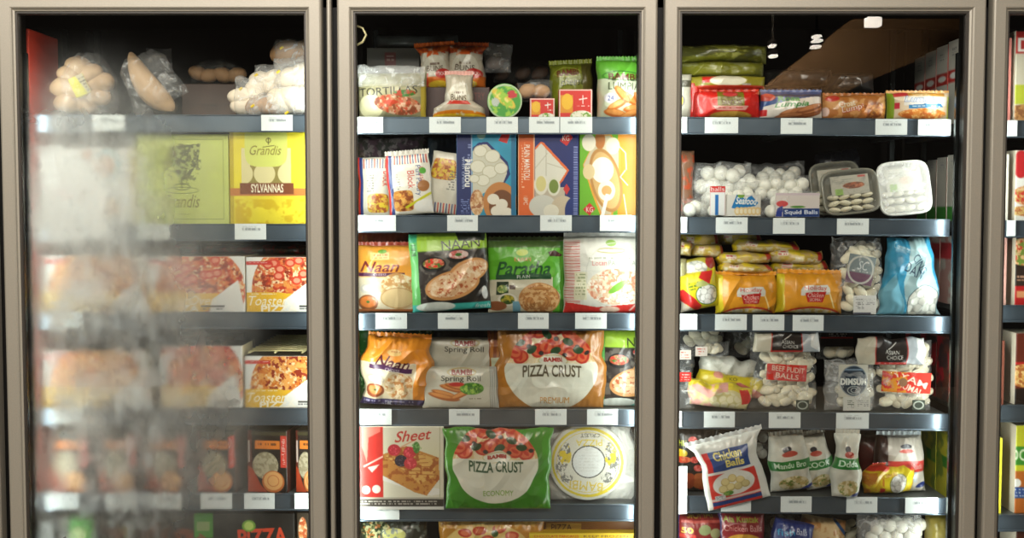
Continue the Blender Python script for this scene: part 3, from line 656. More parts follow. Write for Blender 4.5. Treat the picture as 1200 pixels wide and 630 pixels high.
for i, x0 in enumerate((60, 150, 235, 300)):
    bx = (x0, 287, x0+80 if i < 3 else 362, 300); A = Art(bx[0], 287, bx[2], 300, (96, 60, 34)); A.mot(A.C[..., 0]*0+1, (150, 40, 26), 6, .5); A.mot(A.C[..., 0]*0+1, (60, 50, 36), 5, .5)
    o = bag('food_pack', ['dim brown frozen pack lying over the most frosted upper pizza box', 'dim brown frozen pack lying behind the half frosted upper pizza box', 'dark frozen pack at the meeting of the upper pizza boxes', 'dark red pack on top of the clearly seen upper pizza box'][i], 'frozen food', bx, A, .33, .05, seal=False)
row(1, 4)
for i, (x0, x1, y0, tn, lb) in enumerate([(51, 172, 411, 'org', 'toaster pizza box of the lower row, most frosted over'), (189, 284, 405, 'red', 'toaster pizza box of the lower row, half frosted over'), (287, 372, 417, 'org', 'clearly seen toaster pizza box of the lower row, cheese topping')]):
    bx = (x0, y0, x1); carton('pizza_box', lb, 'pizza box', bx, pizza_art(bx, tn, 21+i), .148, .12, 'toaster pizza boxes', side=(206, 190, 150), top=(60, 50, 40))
for i, x0 in enumerate((60, 180)):
    bx = (x0, 396-2*i, x0+100, 410); A = Art(*bx, (60, 48, 32)); A.mot(A.C[..., 0]*0+1, (110, 50, 26), 6, .5)
    carton('food_carton', ['dark carton standing behind the most frosted lower pizza box', 'dark carton standing behind the half frosted lower pizza box'][i], 'frozen food', (x0, 396-2*i, x0+96), art((x0, 396-2*i, x0+96), (58, 44, 30)), .31, .1, side=(40, 30, 22))
wr = MB(); pz = W(320, 413, .17).z
for i in range(10): y = .18+i*.038; wr.tube([(W(291, 415, .17).x+.0*i, y, pz+.004), (W(356, 415, .17).x+.02*i*.3, y, pz+.004)], .0022, 6)
for xx in (292, 322, 354): wr.tube([(W(xx, 415, .17).x, .17, pz), (W(xx, 415, .17).x, .54, pz)], .003, 6); wr.tube([(W(xx, 415, .17).x, .54, pz), (W(xx, 415, .17).x, .54, deck(1, 4, 320))], .003, 6)
tag(wr.build('wire_rack', M['wire'], smooth=True), 'brassy wire rack behind the clearly seen lower pizza box', 'rack')
row(1, 5)
def pastry(x0, x1, i, lb, sd, y0=504):
    bx = (x0, y0, x1); y1 = RB(1, 5, x0); w = x1-x0; A = art(bx, (34, 26, 20)); s = w/46
    A.rect(x0, y0, x0+w*.12, y1, (96, 34, 20)); A.poly([(x0, y1), (x0, y1-32), (x0+6*s, y1-28), (x0+16*s, y1-8), (x0+24*s, y1)], (176, 66, 30)); A.rect(x0+w*.1, y0+2, x1, y0+6, (70, 66, 40))
    A.rect(x0+9*s, y0+12, x0+38*s, y0+22, (226, 132, 44)); A.small(x0+12*s, y0+15, x0+36*s, y0+20, (90, 50, 20), 5)
    A.ell(x0+21*s, y1-32, 15*s, 16, (186, 178, 150)); A.mot(A.mell(x0+21*s, y1-32, 15*s, 16), (156, 146, 116), 3, .5)
    A.ell(x0+30*s, y1-13, 13*s, 13, (196, 110, 50)).ell(x0+30*s, y1-14, 11*s, 11, (228, 174, 110)).ring(x0+30*s, y1-14, 7*s, 7, 1, (196, 120, 60))
    A.rect(x0+w*.84, y0+6, x0+w*.99, y1-30, (216, 66, 50)).small(x0+w*.87, y0+10, x0+w*.96, y1-34, WH, 2.2)
    A.rect(x0+1, y0+12, x0+3, y0+38, (200, 190, 180))
    carton('pastry_carton', lb, 'pastry box', bx, A, .148, .10, 'black pastry cartons with a round bun picture', side=(60, 26, 18), yaw=-8, top=(80, 80, 60))
for i, (a, b) in enumerate([(56, 104), (114, 160), (170, 217), (230, 276), (289, 337), (346, 372)]):
    pastry(a, b, i, ['first black pastry carton from the red panel', 'second black pastry carton from the red panel', 'third black pastry carton from the red panel', 'fourth black pastry carton from the red panel', 'clearly seen black pastry carton with a disc and a bun', 'black pastry carton cut off by the door frame'][i], i)
for i, (a, b) in enumerate([(60, 150), (160, 260), (275, 360)]):
    A = art((a, 495, b), (46, 40, 30)); A.mot(A.C[..., 0]*0+1, (120, 120, 80), 5, .6)
    bag('food_pack', ['dim pack behind the first pastry cartons', 'dim pack behind the middle pastry cartons', 'dark glinting pack behind the clearly seen pastry carton'][i], 'frozen food', (a, 495, b), A, .32, .04, seal=False)
row(1, 6)
A = art((205, 601, 345), (34, 32, 28)); A.text('PIZZA', 279, 619, 337, 640, (214, 74, 40), rot=-3, bold=.03)
A.ell(292, 616, 8, 7, (120, 170, 50)).ell(292, 616, 5.5, 5, (190, 214, 110)); A.rect(228, 600, 250, 630, (70, 150, 40)).rect(231, 611, 246, 622, (150, 170, 110)); A.mot(A.mell(215, 640, 30, 20), (150, 70, 30), 5, .45)
carton('pizza_box', 'black pizza box with orange title and lime, under the pastry cartons', 'pizza box', (205, 601, 345), A, .148, .14, side=(40, 38, 30))
A = art((70, 606, 200), (52, 50, 38)); A.rect(82, 598, 108, 640, (60, 140, 40)).ell(92, 626, 9, 8, (170, 190, 130)).ell(148, 624, 8, 5, (120, 140, 40)); A.mot(A.mrect(120, 620, 200, 680), (120, 60, 30), 6, .5)
carton('pizza_box', 'frosted black pizza box with green corner below the pastry cartons', 'pizza box', (70, 606, 200), A, .15, .14, side=(40, 38, 30))
A = art((348, 600, 366), (60, 50, 36)); A.food(355, 622, 5, 16, [(226, 150, 90), (240, 220, 190), (190, 90, 40)])
carton('food_carton', 'slim brown carton beside the orange titled pizza box', 'frozen food', (348, 600, 366), A, .15, .14, side=(40, 38, 30))
A = art((42, 610, 62), (196, 200, 196)); A.stripes(42, 610, 62, 690, 4, (90, 90, 90), a if False else True)
carton('food_carton', 'silvery carton at the red panel\'s foot', 'frozen food', (42, 610, 62), A, .15, .14, side=(120, 120, 116))

# ================================================================== BAY 2
row(2, 1)
A = art((418, 84, 499), (150, 146, 112)); A.rect(418, 98, 499, 112, (172, 166, 128)); A.text('TORTILLAS', 420, 101, 489, 110, (40, 36, 24), rot=-3)
A.ell(434, 123, 15, 13, (222, 218, 176)).food(466, 121, 28, 11, [(196, 130, 90), (226, 190, 160), (150, 80, 50), (210, 90, 60)], rot=8).food(474, 108, 13, 4, [(60, 120, 40), (190, 70, 40)]).ell(458, 118, 9, 2.5, (200, 70, 40)).rect(493, 100, 499, 136, (190, 170, 60))
bag('tortilla_bag', 'clear bag of flat tortillas with dark lettering and filled wrap picture', 'tortillas', (418, 84, 499), A, .150, .03, seal=False, wr=.002)
pouch('plastic_bag', 'glossy folded clear plastic on top of the tortilla bag', 'bag', (418, 76, 498, 101), .142, .016, 'film2', seed=31)
A = art((430, 56, 492), (96, 92, 84)); A.rect(451, 61, 464, 75, (120, 50, 44)).small(453, 64, 462, 72, (190, 170, 160), 4)
carton('food_carton', 'grey white carton with a red mark behind the tortilla bag', 'box', (430, 56, 492), A, .31, .14, side=(80, 76, 70))
A = art((438, 38, 536, 58), (86, 92, 90)); mott(A, 40); bag('plastic_pack', 'grey plastic pack lying on the carton behind the tortilla bag', 'frozen food', (438, 38, 536, 58), A, .33, .05, seal=False)
def bun_art(bx, seed=0, white=False):
    x0, y0, x1 = bx[:3]; y1 = bx[3] if len(bx) > 3 else RB(2, 1, x0); A = Art(x0, y0, x1, y1, (196, 186, 166)); w, h = x1-x0, y1-y0; A.seed = seed
    if not white: A.rect(x0, y0, x1, y0+h*.16, (226, 110, 34)); A.mot(A.mrect(x0, y0, x1, y0+h*.2), (190, 70, 20), 3, .5); A.ell(x0+w*.45, y0+h*.24, w*.2, h*.12, (222, 100, 34))
    A.ell(x0+w*.5, y0+h*.46, w*.36, h*.24, (214, 208, 188)); A.small(x0+w*.34, y0+h*.4, x0+w*.66, y0+h*.46, (90, 60, 40), 6)
    A.text('BUNS', x0+w*.24, y0+h*.47, x0+w*.76, y0+h*.6, (70, 46, 30), rot=2)
    if white: A.rect(x0+w*.2, y0+h*.6, x0+w*.8, y0+h*.68, (206, 56, 36)); A.ell(x0+w*.5, y1, w*.6, h*.2, (222, 130, 20)); A.mix(A.mell(x0+w*.5, y1-h*.06, w*.5, h*.06), (236, 196, 40))
    else: A.rect(x0, y1-h*.36, x0+w*.3, y1, (214, 70, 40)).rect(x0+w*.3, y1-h*.28, x1, y1, (226, 120, 40)).ell(x0+w*.72, y0+h*.66, w*.22, h*.11, (206, 40, 30)).text('XXX', x0+w*.6, y0+h*.62, x0+w*.84, y0+h*.7, WH); A.ell(x0+w*.55, y1-h*.1, w*.25, h*.09, (236, 200, 60))
    A.mot(A.C[..., 0]*0+1, (230, 226, 214), 7, .68, .1, .7); return A
OL = [(0, 1.05), (.15, .8), (.35, .74), (.7, .95), (1, 1)]
bx = (489, 48, 534, 104); bag('bun_bag', 'orange topped bun bag next to the white carton, back row', 'buns', bx, bun_art(bx, 3), .24, .03, 'orange and clear bun bags', -4, OL, wr=.005, sealcol=(222, 104, 30))
bx = (519, 48, 570, 103); bag('bun_bag', 'wider orange topped bun bag with an oval red badge, back row', 'buns', bx, bun_art(bx, 4), .245, .035, 'orange and clear bun bags', 1, OL, wr=.005, sealcol=(206, 90, 30))
bx = (505, 82, 570); bag('bun_bag', 'small bun bag with clear top and yellow orange foot, front row', 'buns', bx, bun_art(bx, 5, True), .146, .03, 'orange and clear bun bags', 0, [(0, .52), (.3, .5), (.6, .52), (.75, .95), (1, 1)], wr=.004, sealcol=(200, 150, 140))
A = art((498, 100, 574), (60, 26, 18)); A.text('PASTRY', 545, 106, 568, 114, (120, 50, 36)); mott(A, 20)
carton('food_carton', 'dark red brown carton carrying the two back bun bags', 'box', (498, 102, 574), A, .22, .1, side=(40, 20, 16))
for i, (bx, lb, mt) in enumerate([((566, 50, 600, 84), 'clear crinkled pack glinting behind the wide bun bag', 'film2'), ((578, 68, 646, 96), 'dim long loaf pack behind the green tub', 'film3'), ((598, 84, 646, 112), 'dim clear pack above the beige loaf', 'film3')]):
    o = pouch('bread_bag', lb, 'bread', bx, .30+.07*i, .025, mt, seed=40+i); pieces(o, 'bun', 'tan', 'loaf', fill(bx[0], bx[1], bx[2], bx[3], 12, i), 11, .325+.07*i, i)
o = pouch('bread_bag', 'small beige loaf in clear wrap between the green tub and red boxes', 'bread', (606, 94, 648, 118), .2, .025, 'film', seed=44); pieces(o, 'bun', 'crust', 'loaf', [(618, 108), (634, 106)], 11, .225, 2)
# round tub
def tub():
    d = .15; c = W(591.5, 136, d); root = empty('round_tub', (c.x, d+.03, c.z-.003)); tag(root, 'round green and yellow tub standing on its rim beside the bun bags', 'tub')
    R = 20.5*.00209; A = Art(571, 104, 612, 145, (64, 160, 50), .5); cy = 124.5
    A.ring(591.5, cy, 20.5, 20.5, 2.2, (190, 206, 170)).ell(590, cy-3, 17, 6, (226, 196, 60), rot=38).ell(590, cy-2, 13, 3, (240, 226, 130), rot=38).ell(600, cy-8, 6, 5, (200, 40, 50)).ell(580, cy+1, 5, 5, (190, 200, 190)).mot(A.mell(591, cy, 18, 18), (160, 206, 60), 5, .6)
    n, m = 48, 18; V = []; C = []; L = A.lin()
    for j in range(m+1):
        for i in range(n):
            t = 2*math.pi*i/n; rr = R*j/m; V.append((rr*math.sin(t), -.03, R+rr*math.cos(t)-.003)); gx = int((.5+.5*j/m*math.sin(t))*A.nx); gy = int((.5-.5*j/m*math.cos(t))*A.ny); C.append(L[min(gy, A.ny), min(gx, A.nx)])
    Q = [(j*n+i, (j+1)*n+i, (j+1)*n+(i+1) % n, j*n+(i+1) % n) for j in range(m) for i in range(n)]
    b = len(V)
    for (k, y) in ((1.0, -.022), (.94, -.02), (.86, .028), (0.001, .028)):
        for i in range(n): t = 2*math.pi*i/n; V.append((R*k*math.sin(t), y, R+R*k*math.cos(t)-.003)); C.append(A3(L1((196, 200, 186))))
    Q += [(m*n+i, b+i, b+(i+1) % n, m*n+(i+1) % n) for i in range(n)]+[(b+j*n+i, b+(j+1)*n+i, b+(j+1)*n+(i+1) % n, b+j*n+(i+1) % n) for j in range(3) for i in range(n)]
    nl = m*n; lid = [q for q in Q if max(q) < b+n]; rest = [q for q in Q if min(q) >= b]
    mesh_obj('lid', V, lid, M['carton'], root, np.array(C)); mesh_obj('tub_body', V, rest, M['plastic'], root, np.array(C))
tub()
def redbox(x0, y0, x1, lb, d):
    A = art((x0, y0, x1), (214, 44, 34)); w = x1-x0; y1 = 137; h = y1-y0; A.rect(x0, y0, x1, y0+1.5, (236, 200, 190)).rect(x0+1, y0+h*.2, x0+w*.42, y1-h*.2, (226, 150, 30), ).ell(x0+w*.25, y0+h*.42, w*.17, h*.27, (240, 190, 40))
    A.line(x0+w*.6, y0+h*.35, x0+w*.85, y0+h*.3, 1.2, WH).line(x0+w*.72, y0+h*.2, x0+w*.72, y0+h*.5, 1, WH).small(x0+w*.55, y0+h*.55, x0+w*.92, y0+h*.62, WH, 2.5); A.food(x0+w*.68, y1-h*.08, w*.34, h*.2, [(236, 232, 210), (120, 170, 60), (240, 240, 226)])
    A.rect(x0, y0, x0+1.5, y1, (230, 210, 200)).rect(x1-1.5, y0, x1, y1, (230, 210, 200)); carton('food_carton', lb, 'box', (x0, y0, x1), A, d, .05, 'small red cartons with a yellow badge', side=(210, 90, 76))
redbox(621, 115, 650, 'smaller of the two red cartons with a yellow badge', .15); redbox(655, 104.5, 694, 'larger of the two red cartons with a yellow badge', .148)
A = art((647, 69, 698), (120, 130, 26)); A.text('BAMBI', 655, 76, 681, 84, (110, 40, 20), bold=.03, rot=-5).ring(668, 80, 16, 6, .8, (190, 190, 90)).text('cheese', 660, 87, 687, 96, (40, 44, 12), rot=-3, shear=.3); A.rect(685, 69, 698, 140, (90, 86, 30)); mott(A, 16)
bag('snack_bag', 'olive green cheese bag standing behind the red cartons', 'frozen snack', (647, 69, 698), A, .22, .03, roll=-3, wr=.004)
A = art((700, 65, 754), (96, 170, 50)); A.rect(700, 88, 754, 140, (196, 204, 176)).text('BAMBI', 712, 82, 745, 90, (96, 40, 20), bold=.03).ring(728, 85, 23, 6, 1.2, (40, 100, 30)).poly([(742, 66), (754, 63), (754, 80), (748, 84)], (70, 140, 40))
A.text('LUMPIA', 712, 93, 748, 102, (70, 80, 50)).small(716, 90, 744, 92, (60, 60, 40), 2); A.ell(714, 112, 7, 6, (220, 220, 226)).text('24', 711, 109, 718, 115, (50, 60, 130))
for (a, b, r) in [(722, 120, -30), (736, 112, 40), (742, 124, -10), (720, 130, 10), (736, 132, -25), (748, 116, 60), (728, 108, 50)]: A.ell(a, b, 13, 4.6, (206, 110, 40), rot=r).ell(a, b-1, 11, 3, (232, 158, 84), rot=r)
bag('snack_bag', 'green topped lumpia bag with fried roll picture in the top row corner', 'frozen snack', (700, 65, 757), A, .147, .03, wr=.003, sealcol=(80, 150, 46))
mb = MB().tube([W(417, 30, .06)+Vector((0, 0, 0)), W(425, 33, .06), W(429, 41, .06), W(425, 49, .06), W(418, 53, .06)], .0028, 8); o = mb.build('wire_hook', M['wire'], smooth=True); tag(o, 'curved metal hook hanging at the second door\'s upper corner', 'hook')
# row 2
row(2, 2)
def puff(x0, x1, y0, d, roll, lb, flip=False, name='pastry_pack'):
    bx = (x0, y0, x1); A = art(bx, (222, 218, 202)); w = x1-x0; h = RB(2, 2, x0)-y0; y1 = y0+h
    fx = (lambda t: x1-t*w) if flip else (lambda t: x0+t*w); R = lambda a, b, c, e, col: A.rect(min(fx(a), fx(c)), b, max(fx(a), fx(c)), e, col)
    R(0, y0, .07, y1, (206, 40, 36)); R(.07, y0, .16, y1, (40, 62, 130))
    st = (y0+2, y0+13) if not flip else (y1-13, y1-1)
    for q in range(10): R(.19+q*.08, st[0], .22+q*.08, st[1], [(206, 60, 50), (60, 80, 140)][q % 2])
    a_, b_ = min(fx(.3), fx(.95)), max(fx(.3), fx(.95)); yy = (y0+h*.62, y1-4) if not flip else (y0+8, y0+h*.45)
    A.food((a_+b_)/2, sum(yy)/2, (b_-a_)/2, (yy[1]-yy[0])/2, [(206, 136, 60), (226, 176, 90), (170, 90, 40), (226, 200, 60)], p=5)
    A.small(min(fx(.28), fx(.5)), y0+h*.3, max(fx(.28), fx(.5)), y0+h*.6, (120, 120, 116), 3)
    if not flip: A.text('Block', fx(.68), y0+h*.3, fx(.68)+h*.25, y0+h*.3+9, (206, 50, 40), rot=90)
    return bag(name, lb, 'puff pastry', bx, A, d, .014, 'puff pastry packs', roll, seal=False, wr=.0012, mat='plastic')
puff(419, 457, 184, .175, 0, 'upright puff pastry pack beside the door frame')
puff(498, 541, 178, .168, 7, 'puff pastry pack turned upside down beside the mantou box', True)
bx = (456, 176, 508); A = art(bx, (232, 228, 214))
A.rect(456, 176, 459, 252, (206, 40, 36)).rect(459, 176, 463, 252, (40, 62, 130))
for q in range(13): A.rect(466+q*3.2, 177, 467.3+q*3.2, 188, [(206, 60, 50), (60, 80, 140)][q % 2])
A.text('Block', 474, 204, 496, 212, (206, 50, 40), rot=90).text('Puff Pastry', 474, 206, 512, 214, (60, 80, 140), rot=90).text('Classic', 488, 200, 508, 206, (206, 90, 70), rot=90).small(468, 200, 472, 230, (120, 120, 116), 3)
A.food(474, 234, 12, 13, [(206, 136, 60), (226, 176, 90), (150, 80, 40)], p=5).line(476, 243, 508, 226, 3, (206, 206, 40)).ell(499, 217, 7, 7, (176, 120, 70)).ell(499, 198, 4, 4, (90, 170, 60)).ell(500, 242, 14, 8, (236, 236, 230))
bag('pastry_pack', 'tilted puff pastry pack with a yellow swoosh, leaning in front', 'puff pastry', bx, A, .142, .014, 'puff pastry packs', -4.5, seal=True, wr=.0015, sealcol=(190, 186, 176))
A = art((420, 165, 505), (92, 70, 84)); A.mot(A.C[..., 0]*0+1, (140, 130, 130), 6, .55); A.mot(A.C[..., 0]*0+1, (60, 60, 56), 5, .55)
bag('frozen_bag', 'purplish crinkled bag behind the puff pastry packs', 'frozen food', (420, 160, 502), A, .25, .03, roll=-2, seal=False, wr=.006)
bag('frozen_bag', 'dark blue crinkled bag behind the upside down pastry pack', 'frozen food', (500, 158, 545), mott(art((500, 158, 545), (40, 54, 66)), 50), .26, .03, seal=False, wr=.006)
# blue mantou box
bx = (535, 156, 605); A = art(bx, (40, 150, 184)); mott(A, 25, 20)
A.rect(535, 156, 553, 252, (28, 44, 104)).rect(552, 156, 553.5, 252, (150, 170, 200)).text('Mantou', 533, 197, 565, 206, WH, rot=90, bold=.02).text('with cream', 525, 199, 562, 203, (190, 200, 226), rot=90).small(548, 168, 552, 192, (160, 170, 210), 3).small(540, 232, 550, 248, (150, 165, 215), 2.2)
pw = A.mpoly([(554, 176), (562, 168), (570, 167), (593, 190), (596, 202), (590, 212), (604, 240), (604, 252), (554, 252)]); A.mix(A.mpoly([(554, 172), (561, 166), (571, 165), (595, 189), (598, 203), (591, 214), (554, 226)]), (24, 44, 110))
A.mix(A.mpoly([(554, 176), (562, 169), (570, 168), (592, 190), (594, 202), (590, 212), (554, 232)]), (206, 204, 186))
for (a, b, r) in [(563, 176, 8), (577, 182, 9), (560, 194, 9), (574, 200, 9), (587, 196, 8), (566, 210, 8), (556, 208, 6)]: A.ell(a, b, r, r*.85, (226, 224, 206)).ring(a, b, r, r*.85, .8, (180, 176, 150))
A.ell(586, 236, 20, 24, (196, 132, 70)).ell(588, 240, 15, 19, (120, 72, 34)); 
for (a, b, r) in [(578, 232, 7), (588, 238, 7), (582, 246, 7), (594, 248, 7)]: A.ell(a, b, r, r*.9, (232, 226, 210))
A.food(559, 236, 8, 15, [(206, 160, 110), (230, 200, 160), (170, 110, 70)]); A.poly([(588, 156), (598, 156), (594, 167), (584, 164)], (206, 40, 40)).ell(564, 158, 5, 4, (160, 200, 190)).rect(599, 156, 604.5, 252, (24, 110, 150))
carton('mantou_box', 'blue steamed bun box with a turquoise front and navy spine', 'bun box', bx, A, .147, .11, 'steamed bun boxes', side=(24, 60, 110), mat='carton')
bx = (607, 156, 678); A = art(bx, (30, 44, 110)); A.rect(607, 156, 626, 252, (222, 104, 40)).rect(607, 156, 608, 252, (240, 190, 150)).rect(625, 156, 626.5, 252, (240, 190, 150))
A.text('PLAIN MANTOU', 597, 185.5, 638, 192.5, WH, rot=90, bold=.01).small(611, 166, 615, 220, (246, 206, 176), 3).text('18PC', 611, 231, 621, 236, WH, rot=90)
A.poly([(627, 172), (634, 165), (637, 166), (667, 198), (660, 210), (650, 222), (627, 222)], (226, 110, 50)); A.poly([(627, 175), (634, 167), (664, 199), (657, 210), (646, 222), (627, 222)], (222, 220, 206))
A.line(640, 173, 640, 205, .8, (180, 176, 160)).line(627, 196, 642, 178, .8, (190, 186, 170)).line(641, 190, 660, 196, .8, (186, 182, 166)); A.rect(627, 218, 662, 252, (190, 180, 160))
A.ell(634, 215, 8, 12, (226, 222, 206)).ell(634, 214, 6, 9, (216, 206, 140)).ell(649, 217, 7.5, 11, (220, 220, 200)).ell(649, 217, 5.5, 8, (120, 140, 60)).ell(636, 240, 16, 13, (206, 206, 196)).ell(660, 242, 14, 14, (200, 186, 160)).ell(646, 246, 9, 8, (226, 222, 204)).ell(672, 246, 10, 16, (30, 52, 120))
A.poly([(662, 156), (668, 156), (671, 160), (664, 170), (656, 164)], (206, 40, 36)).text('KG', 659, 158, 667, 164, WH).poly([(664, 214), (668, 220), (664, 227), (660, 220)], (196, 50, 50)); A.stripes(672, 170, 677, 252, 2, (150, 160, 206), duty=.35)
carton('mantou_box', 'navy steamed bun box with an orange lettered spine', 'bun box', bx, A, .147, .11, 'steamed bun boxes', side=(190, 90, 50))
bx = (679, 156, 752); A = art(bx, (110, 176, 40)); A.rect(724, 156, 745, 252, (230, 150, 30)).rect(745, 156, 746.5, 252, (250, 210, 140)).rect(746.5, 156, 752, 252, (90, 150, 40))
A.poly([(683, 192), (700, 156), (716, 156), (727, 176), (727, 216), (718, 252), (704, 252), (694, 226)], (222, 160, 60)); A.poly([(684, 192), (700, 158), (715, 158), (725, 178), (725, 214), (716, 250), (706, 250), (696, 224)], (200, 190, 160))
A.ell(703, 163, 6, 11, (176, 110, 50)).ell(690, 166, 8, 10, (226, 220, 200)).ell(718, 170, 8, 10, (222, 216, 190)).ell(710, 210, 18, 38, (180, 130, 70), rot=-14).ell(710, 210, 15, 34, (206, 170, 110), rot=-14).ell(706, 198, 13, 15, (240, 234, 216)).ell(711, 222, 10, 12, (236, 228, 206)).ell(711, 222, 6, 6, (206, 160, 100)).ell(690, 200, 7, 9, (216, 196, 150)).line(712, 226, 706, 252, 4, (240, 236, 226))
A.poly([(691, 236), (698, 243), (691, 251), (683, 244)], (206, 40, 36)).text('KG', 687, 241, 695, 247, WH)
for (a, b, c, e) in [(725, 170, 733, 178), (733, 178, 734, 198), (727, 206, 733, 198), (727, 206, 736, 216), (731, 226, 735, 252)]: A.line(a, b, c, e, 1.3, (246, 226, 196))
carton('mantou_box', 'green steamed bun box with an orange lettered edge', 'bun box', bx, A, .147, .11, 'steamed bun boxes', side=(190, 140, 50))
# row 3
row(2, 3)
bx = (418, 284, 493); A = art(bx, (238, 166, 62)); A.mix(np.clip((A.Y-320)/4, 0, 1), (226, 214, 186)); A.rect(434, 292, 456, 301, (244, 200, 130)).small(436, 294, 454, 299, (200, 120, 60), 4).ell(448, 291, 5, 2.5, (110, 170, 50))
A.text('Naan', 422, 303, 468, 316, (120, 40, 44), shear=.35, bold=.012).rect(420, 317, 474, 321.5, (86, 30, 70)).text('CHEESE', 438, 317.8, 453, 320.6, WH)
A.food(467, 338, 22, 20, [(222, 200, 150), (236, 222, 186), (200, 150, 90)], rot=30).ell(466, 348, 20, 13, (222, 196, 146)).ring(466, 348, 20, 13, 1, (190, 150, 100)).ring(468, 346, 22, 16, 1, (200, 166, 110)).ell(432, 337, 11, 6.5, (206, 200, 190)).ell(432, 336, 8, 4, (236, 232, 220)).ell(431, 354, 12, 10, (150, 90, 50)).ell(431, 353, 9.5, 7, (222, 130, 60)).ell(431, 353, 2, 1.5, (60, 120, 40)).rect(418, 362, 493, 366, (196, 120, 70))
bag('naan_bag', 'orange cheese naan bag with purple band, beside the door frame', 'flatbread', bx, A, .158, .026, 'flatbread bags', wr=.0025, sealcol=(150, 60, 40), wob=.001)
bag('frozen_bag', 'dark red crinkled bag top behind the orange cheese naan bag', 'frozen food', (418, 272, 478), mott(art((418, 272, 478), (140, 62, 40)), 40), .24, .03, seal=False, wr=.006)
def naan_green(bx, d, roll, lb, cut=0, group='flatbread bags'):
    x0, y0, x1 = bx; y1 = RB(2, ctx[1], x0); fx = lambda t: x0+(x1-x0)*(t-479)/96*(1+cut); fy = lambda t: y0+(y1-y0)*(t-272)/94; k = (1+cut)*(x1-x0)/96; q = (y1-y0)/94
    A = art(bx, (60, 52, 48)); A.rect(x0, y0, x1, fy(293), (164, 204, 60)); A.rect(x0, y0, fx(490), y1, (110, 200, 110)); A.rect(fx(479), y0, fx(489), fy(282), (70, 190, 140)).poly([(fx(537), y0), (fx(575), y0), (fx(572), fy(284)), (fx(541), fy(283))], (40, 50, 30)).stripes(fx(482), fy(284), fx(488), fy(298), 2, (50, 90, 50))
    A.rect(fx(490), fy(293), fx(575), fy(294), (90, 120, 40)).mot(A.mrect(fx(490), fy(294), fx(575), fy(350)), (110, 104, 96), 9, .55)
    A.text('NAAN', fx(520), fy(281), fx(566), fy(292), (34, 44, 20), rot=-2)
    A.ell(fx(509), fy(309), 15*k, 9*q, (24, 22, 20)).food(fx(509), fy(308), 13*k, 6*q, [(196, 90, 60), (222, 170, 130), (230, 60, 40), (90, 130, 50)]).ell(fx(540), fy(300), 15*k, 8*q, (28, 26, 24)).food(fx(540), fy(299), 12*k, 5*q, [(206, 150, 140), (200, 70, 60), (226, 200, 190)]).ell(fx(540), fy(299), 4*k, 2*q, (70, 120, 40))
    A.ell(fx(535), fy(342), 38*k, 19*q, (30, 28, 26), rot=-12)
    m = np.maximum(A.mell(fx(530), fy(335), 34*k, 17*q, -12), A.mell(fx(550), fy(320), 26*k, 14*q, -22)); A.mix(m, (214, 156, 96)); m2 = np.maximum(A.mell(fx(530), fy(334), 31*k, 14*q, -12), A.mell(fx(551), fy(320), 23*k, 11*q, -22)); A.mix(m2, (232, 190, 146)); A.mot(m2, (190, 100, 56), 3.2, .62, .08); A.mot(m2, (246, 220, 186), 4, .6)
    A.rect(x0, fy(357), x1, y1, (70, 190, 180)).ell(fx(508), fy(360), 24*k, 6*q, (232, 240, 232)).text('fresh', fx(556), fy(359), fx(574), fy(364), (230, 240, 236), shear=.3)
    A.ell(fx(569), fy(346), 3.5*k, 8*q, (220, 226, 226))
    bag('naan_bag', lb, 'flatbread', bx, A, d, .026, group, roll, seal=False, wr=.0028, wob=.001)
naan_green((483, 272, 575), .143, -3.5, 'green topped naan bag leaning over, toasted oval bread picture')
bx = (572, 278, 662); A = art(bx, (96, 176, 40)); A.rect(572, 278, 662, 286, (90, 120, 60)); A.mix(A.mpoly([(572, 326), (648, 322), (648, 367), (572, 367)]), (206, 200, 176)); A.rect(656, 278, 662, 367, (60, 120, 30)).rect(648, 290, 662, 350, (90, 170, 44))
A.text('Paratha', 581, 303, 645, 320, (24, 84, 44), shear=.3, bold=.015, rot=-1).rect(581, 319, 646, 325, (20, 80, 40), rot=-1).text('PLAIN', 606, 319.5, 621, 323.5, WH, rot=-1).ell(612, 292, 7, 4, (190, 210, 70)).text('KAWAN', 603, 298, 622, 303, (230, 120, 90)).poly([(642, 291), (650, 289), (659, 295), (657, 297), (644, 296)], (70, 30, 24))
A.rect(582, 328, 596, 344, (40, 60, 36)).food(589, 337, 6, 5, [(110, 140, 60), (190, 190, 120)]).rect(597, 332, 604, 337, (80, 50, 30)).ell(595, 350, 11, 8, (226, 222, 206)).food(595, 350, 8, 6, [(150, 140, 40), (196, 180, 60), (60, 90, 30)]).ell(582, 358, 12, 6, (150, 90, 50)).rect(601, 352, 610, 367, (120, 170, 190))
A.mix(A.mell(632, 349, 24, 20), (196, 140, 80)); 
for q in range(5): A.ring(632, 349+q*1.5, 23-q*4, 17-q*3, 1, (166, 104, 54), rot=-8)
A.mot(A.mell(632, 349, 23, 19), (226, 184, 130), 3, .55)
bag('paratha_bag', 'green plain paratha bag with script title and a stack of flatbread', 'flatbread', bx, A, .155, .026, 'flatbread bags', wr=.0025, sealcol=(70, 90, 50))
bx = (661, 273, 756); A = art(bx, (222, 222, 212)); 
A.stripes(662, 278, 680, 366, 2.1, (206, 84, 76), duty=.45); A.rect(673, 316, 688, 350, (222, 220, 190)).small(675, 318, 686, 346, (150, 160, 120), 4)
A.ell(716, 281, 6, 4, (150, 190, 90)).small(707, 287, 725, 289, (200, 90, 80), 3).ring(716, 290, 17, 3.5, 1.4, (176, 170, 110)).ring(722, 320, 36, 40, 1, (206, 206, 196)).small(690, 298, 742, 301, (150, 156, 140), 4)
A.text('Lotan', 694, 302, 711, 308, (220, 130, 130)).text('PARATHA', 713, 302, 745, 308, (150, 156, 146))
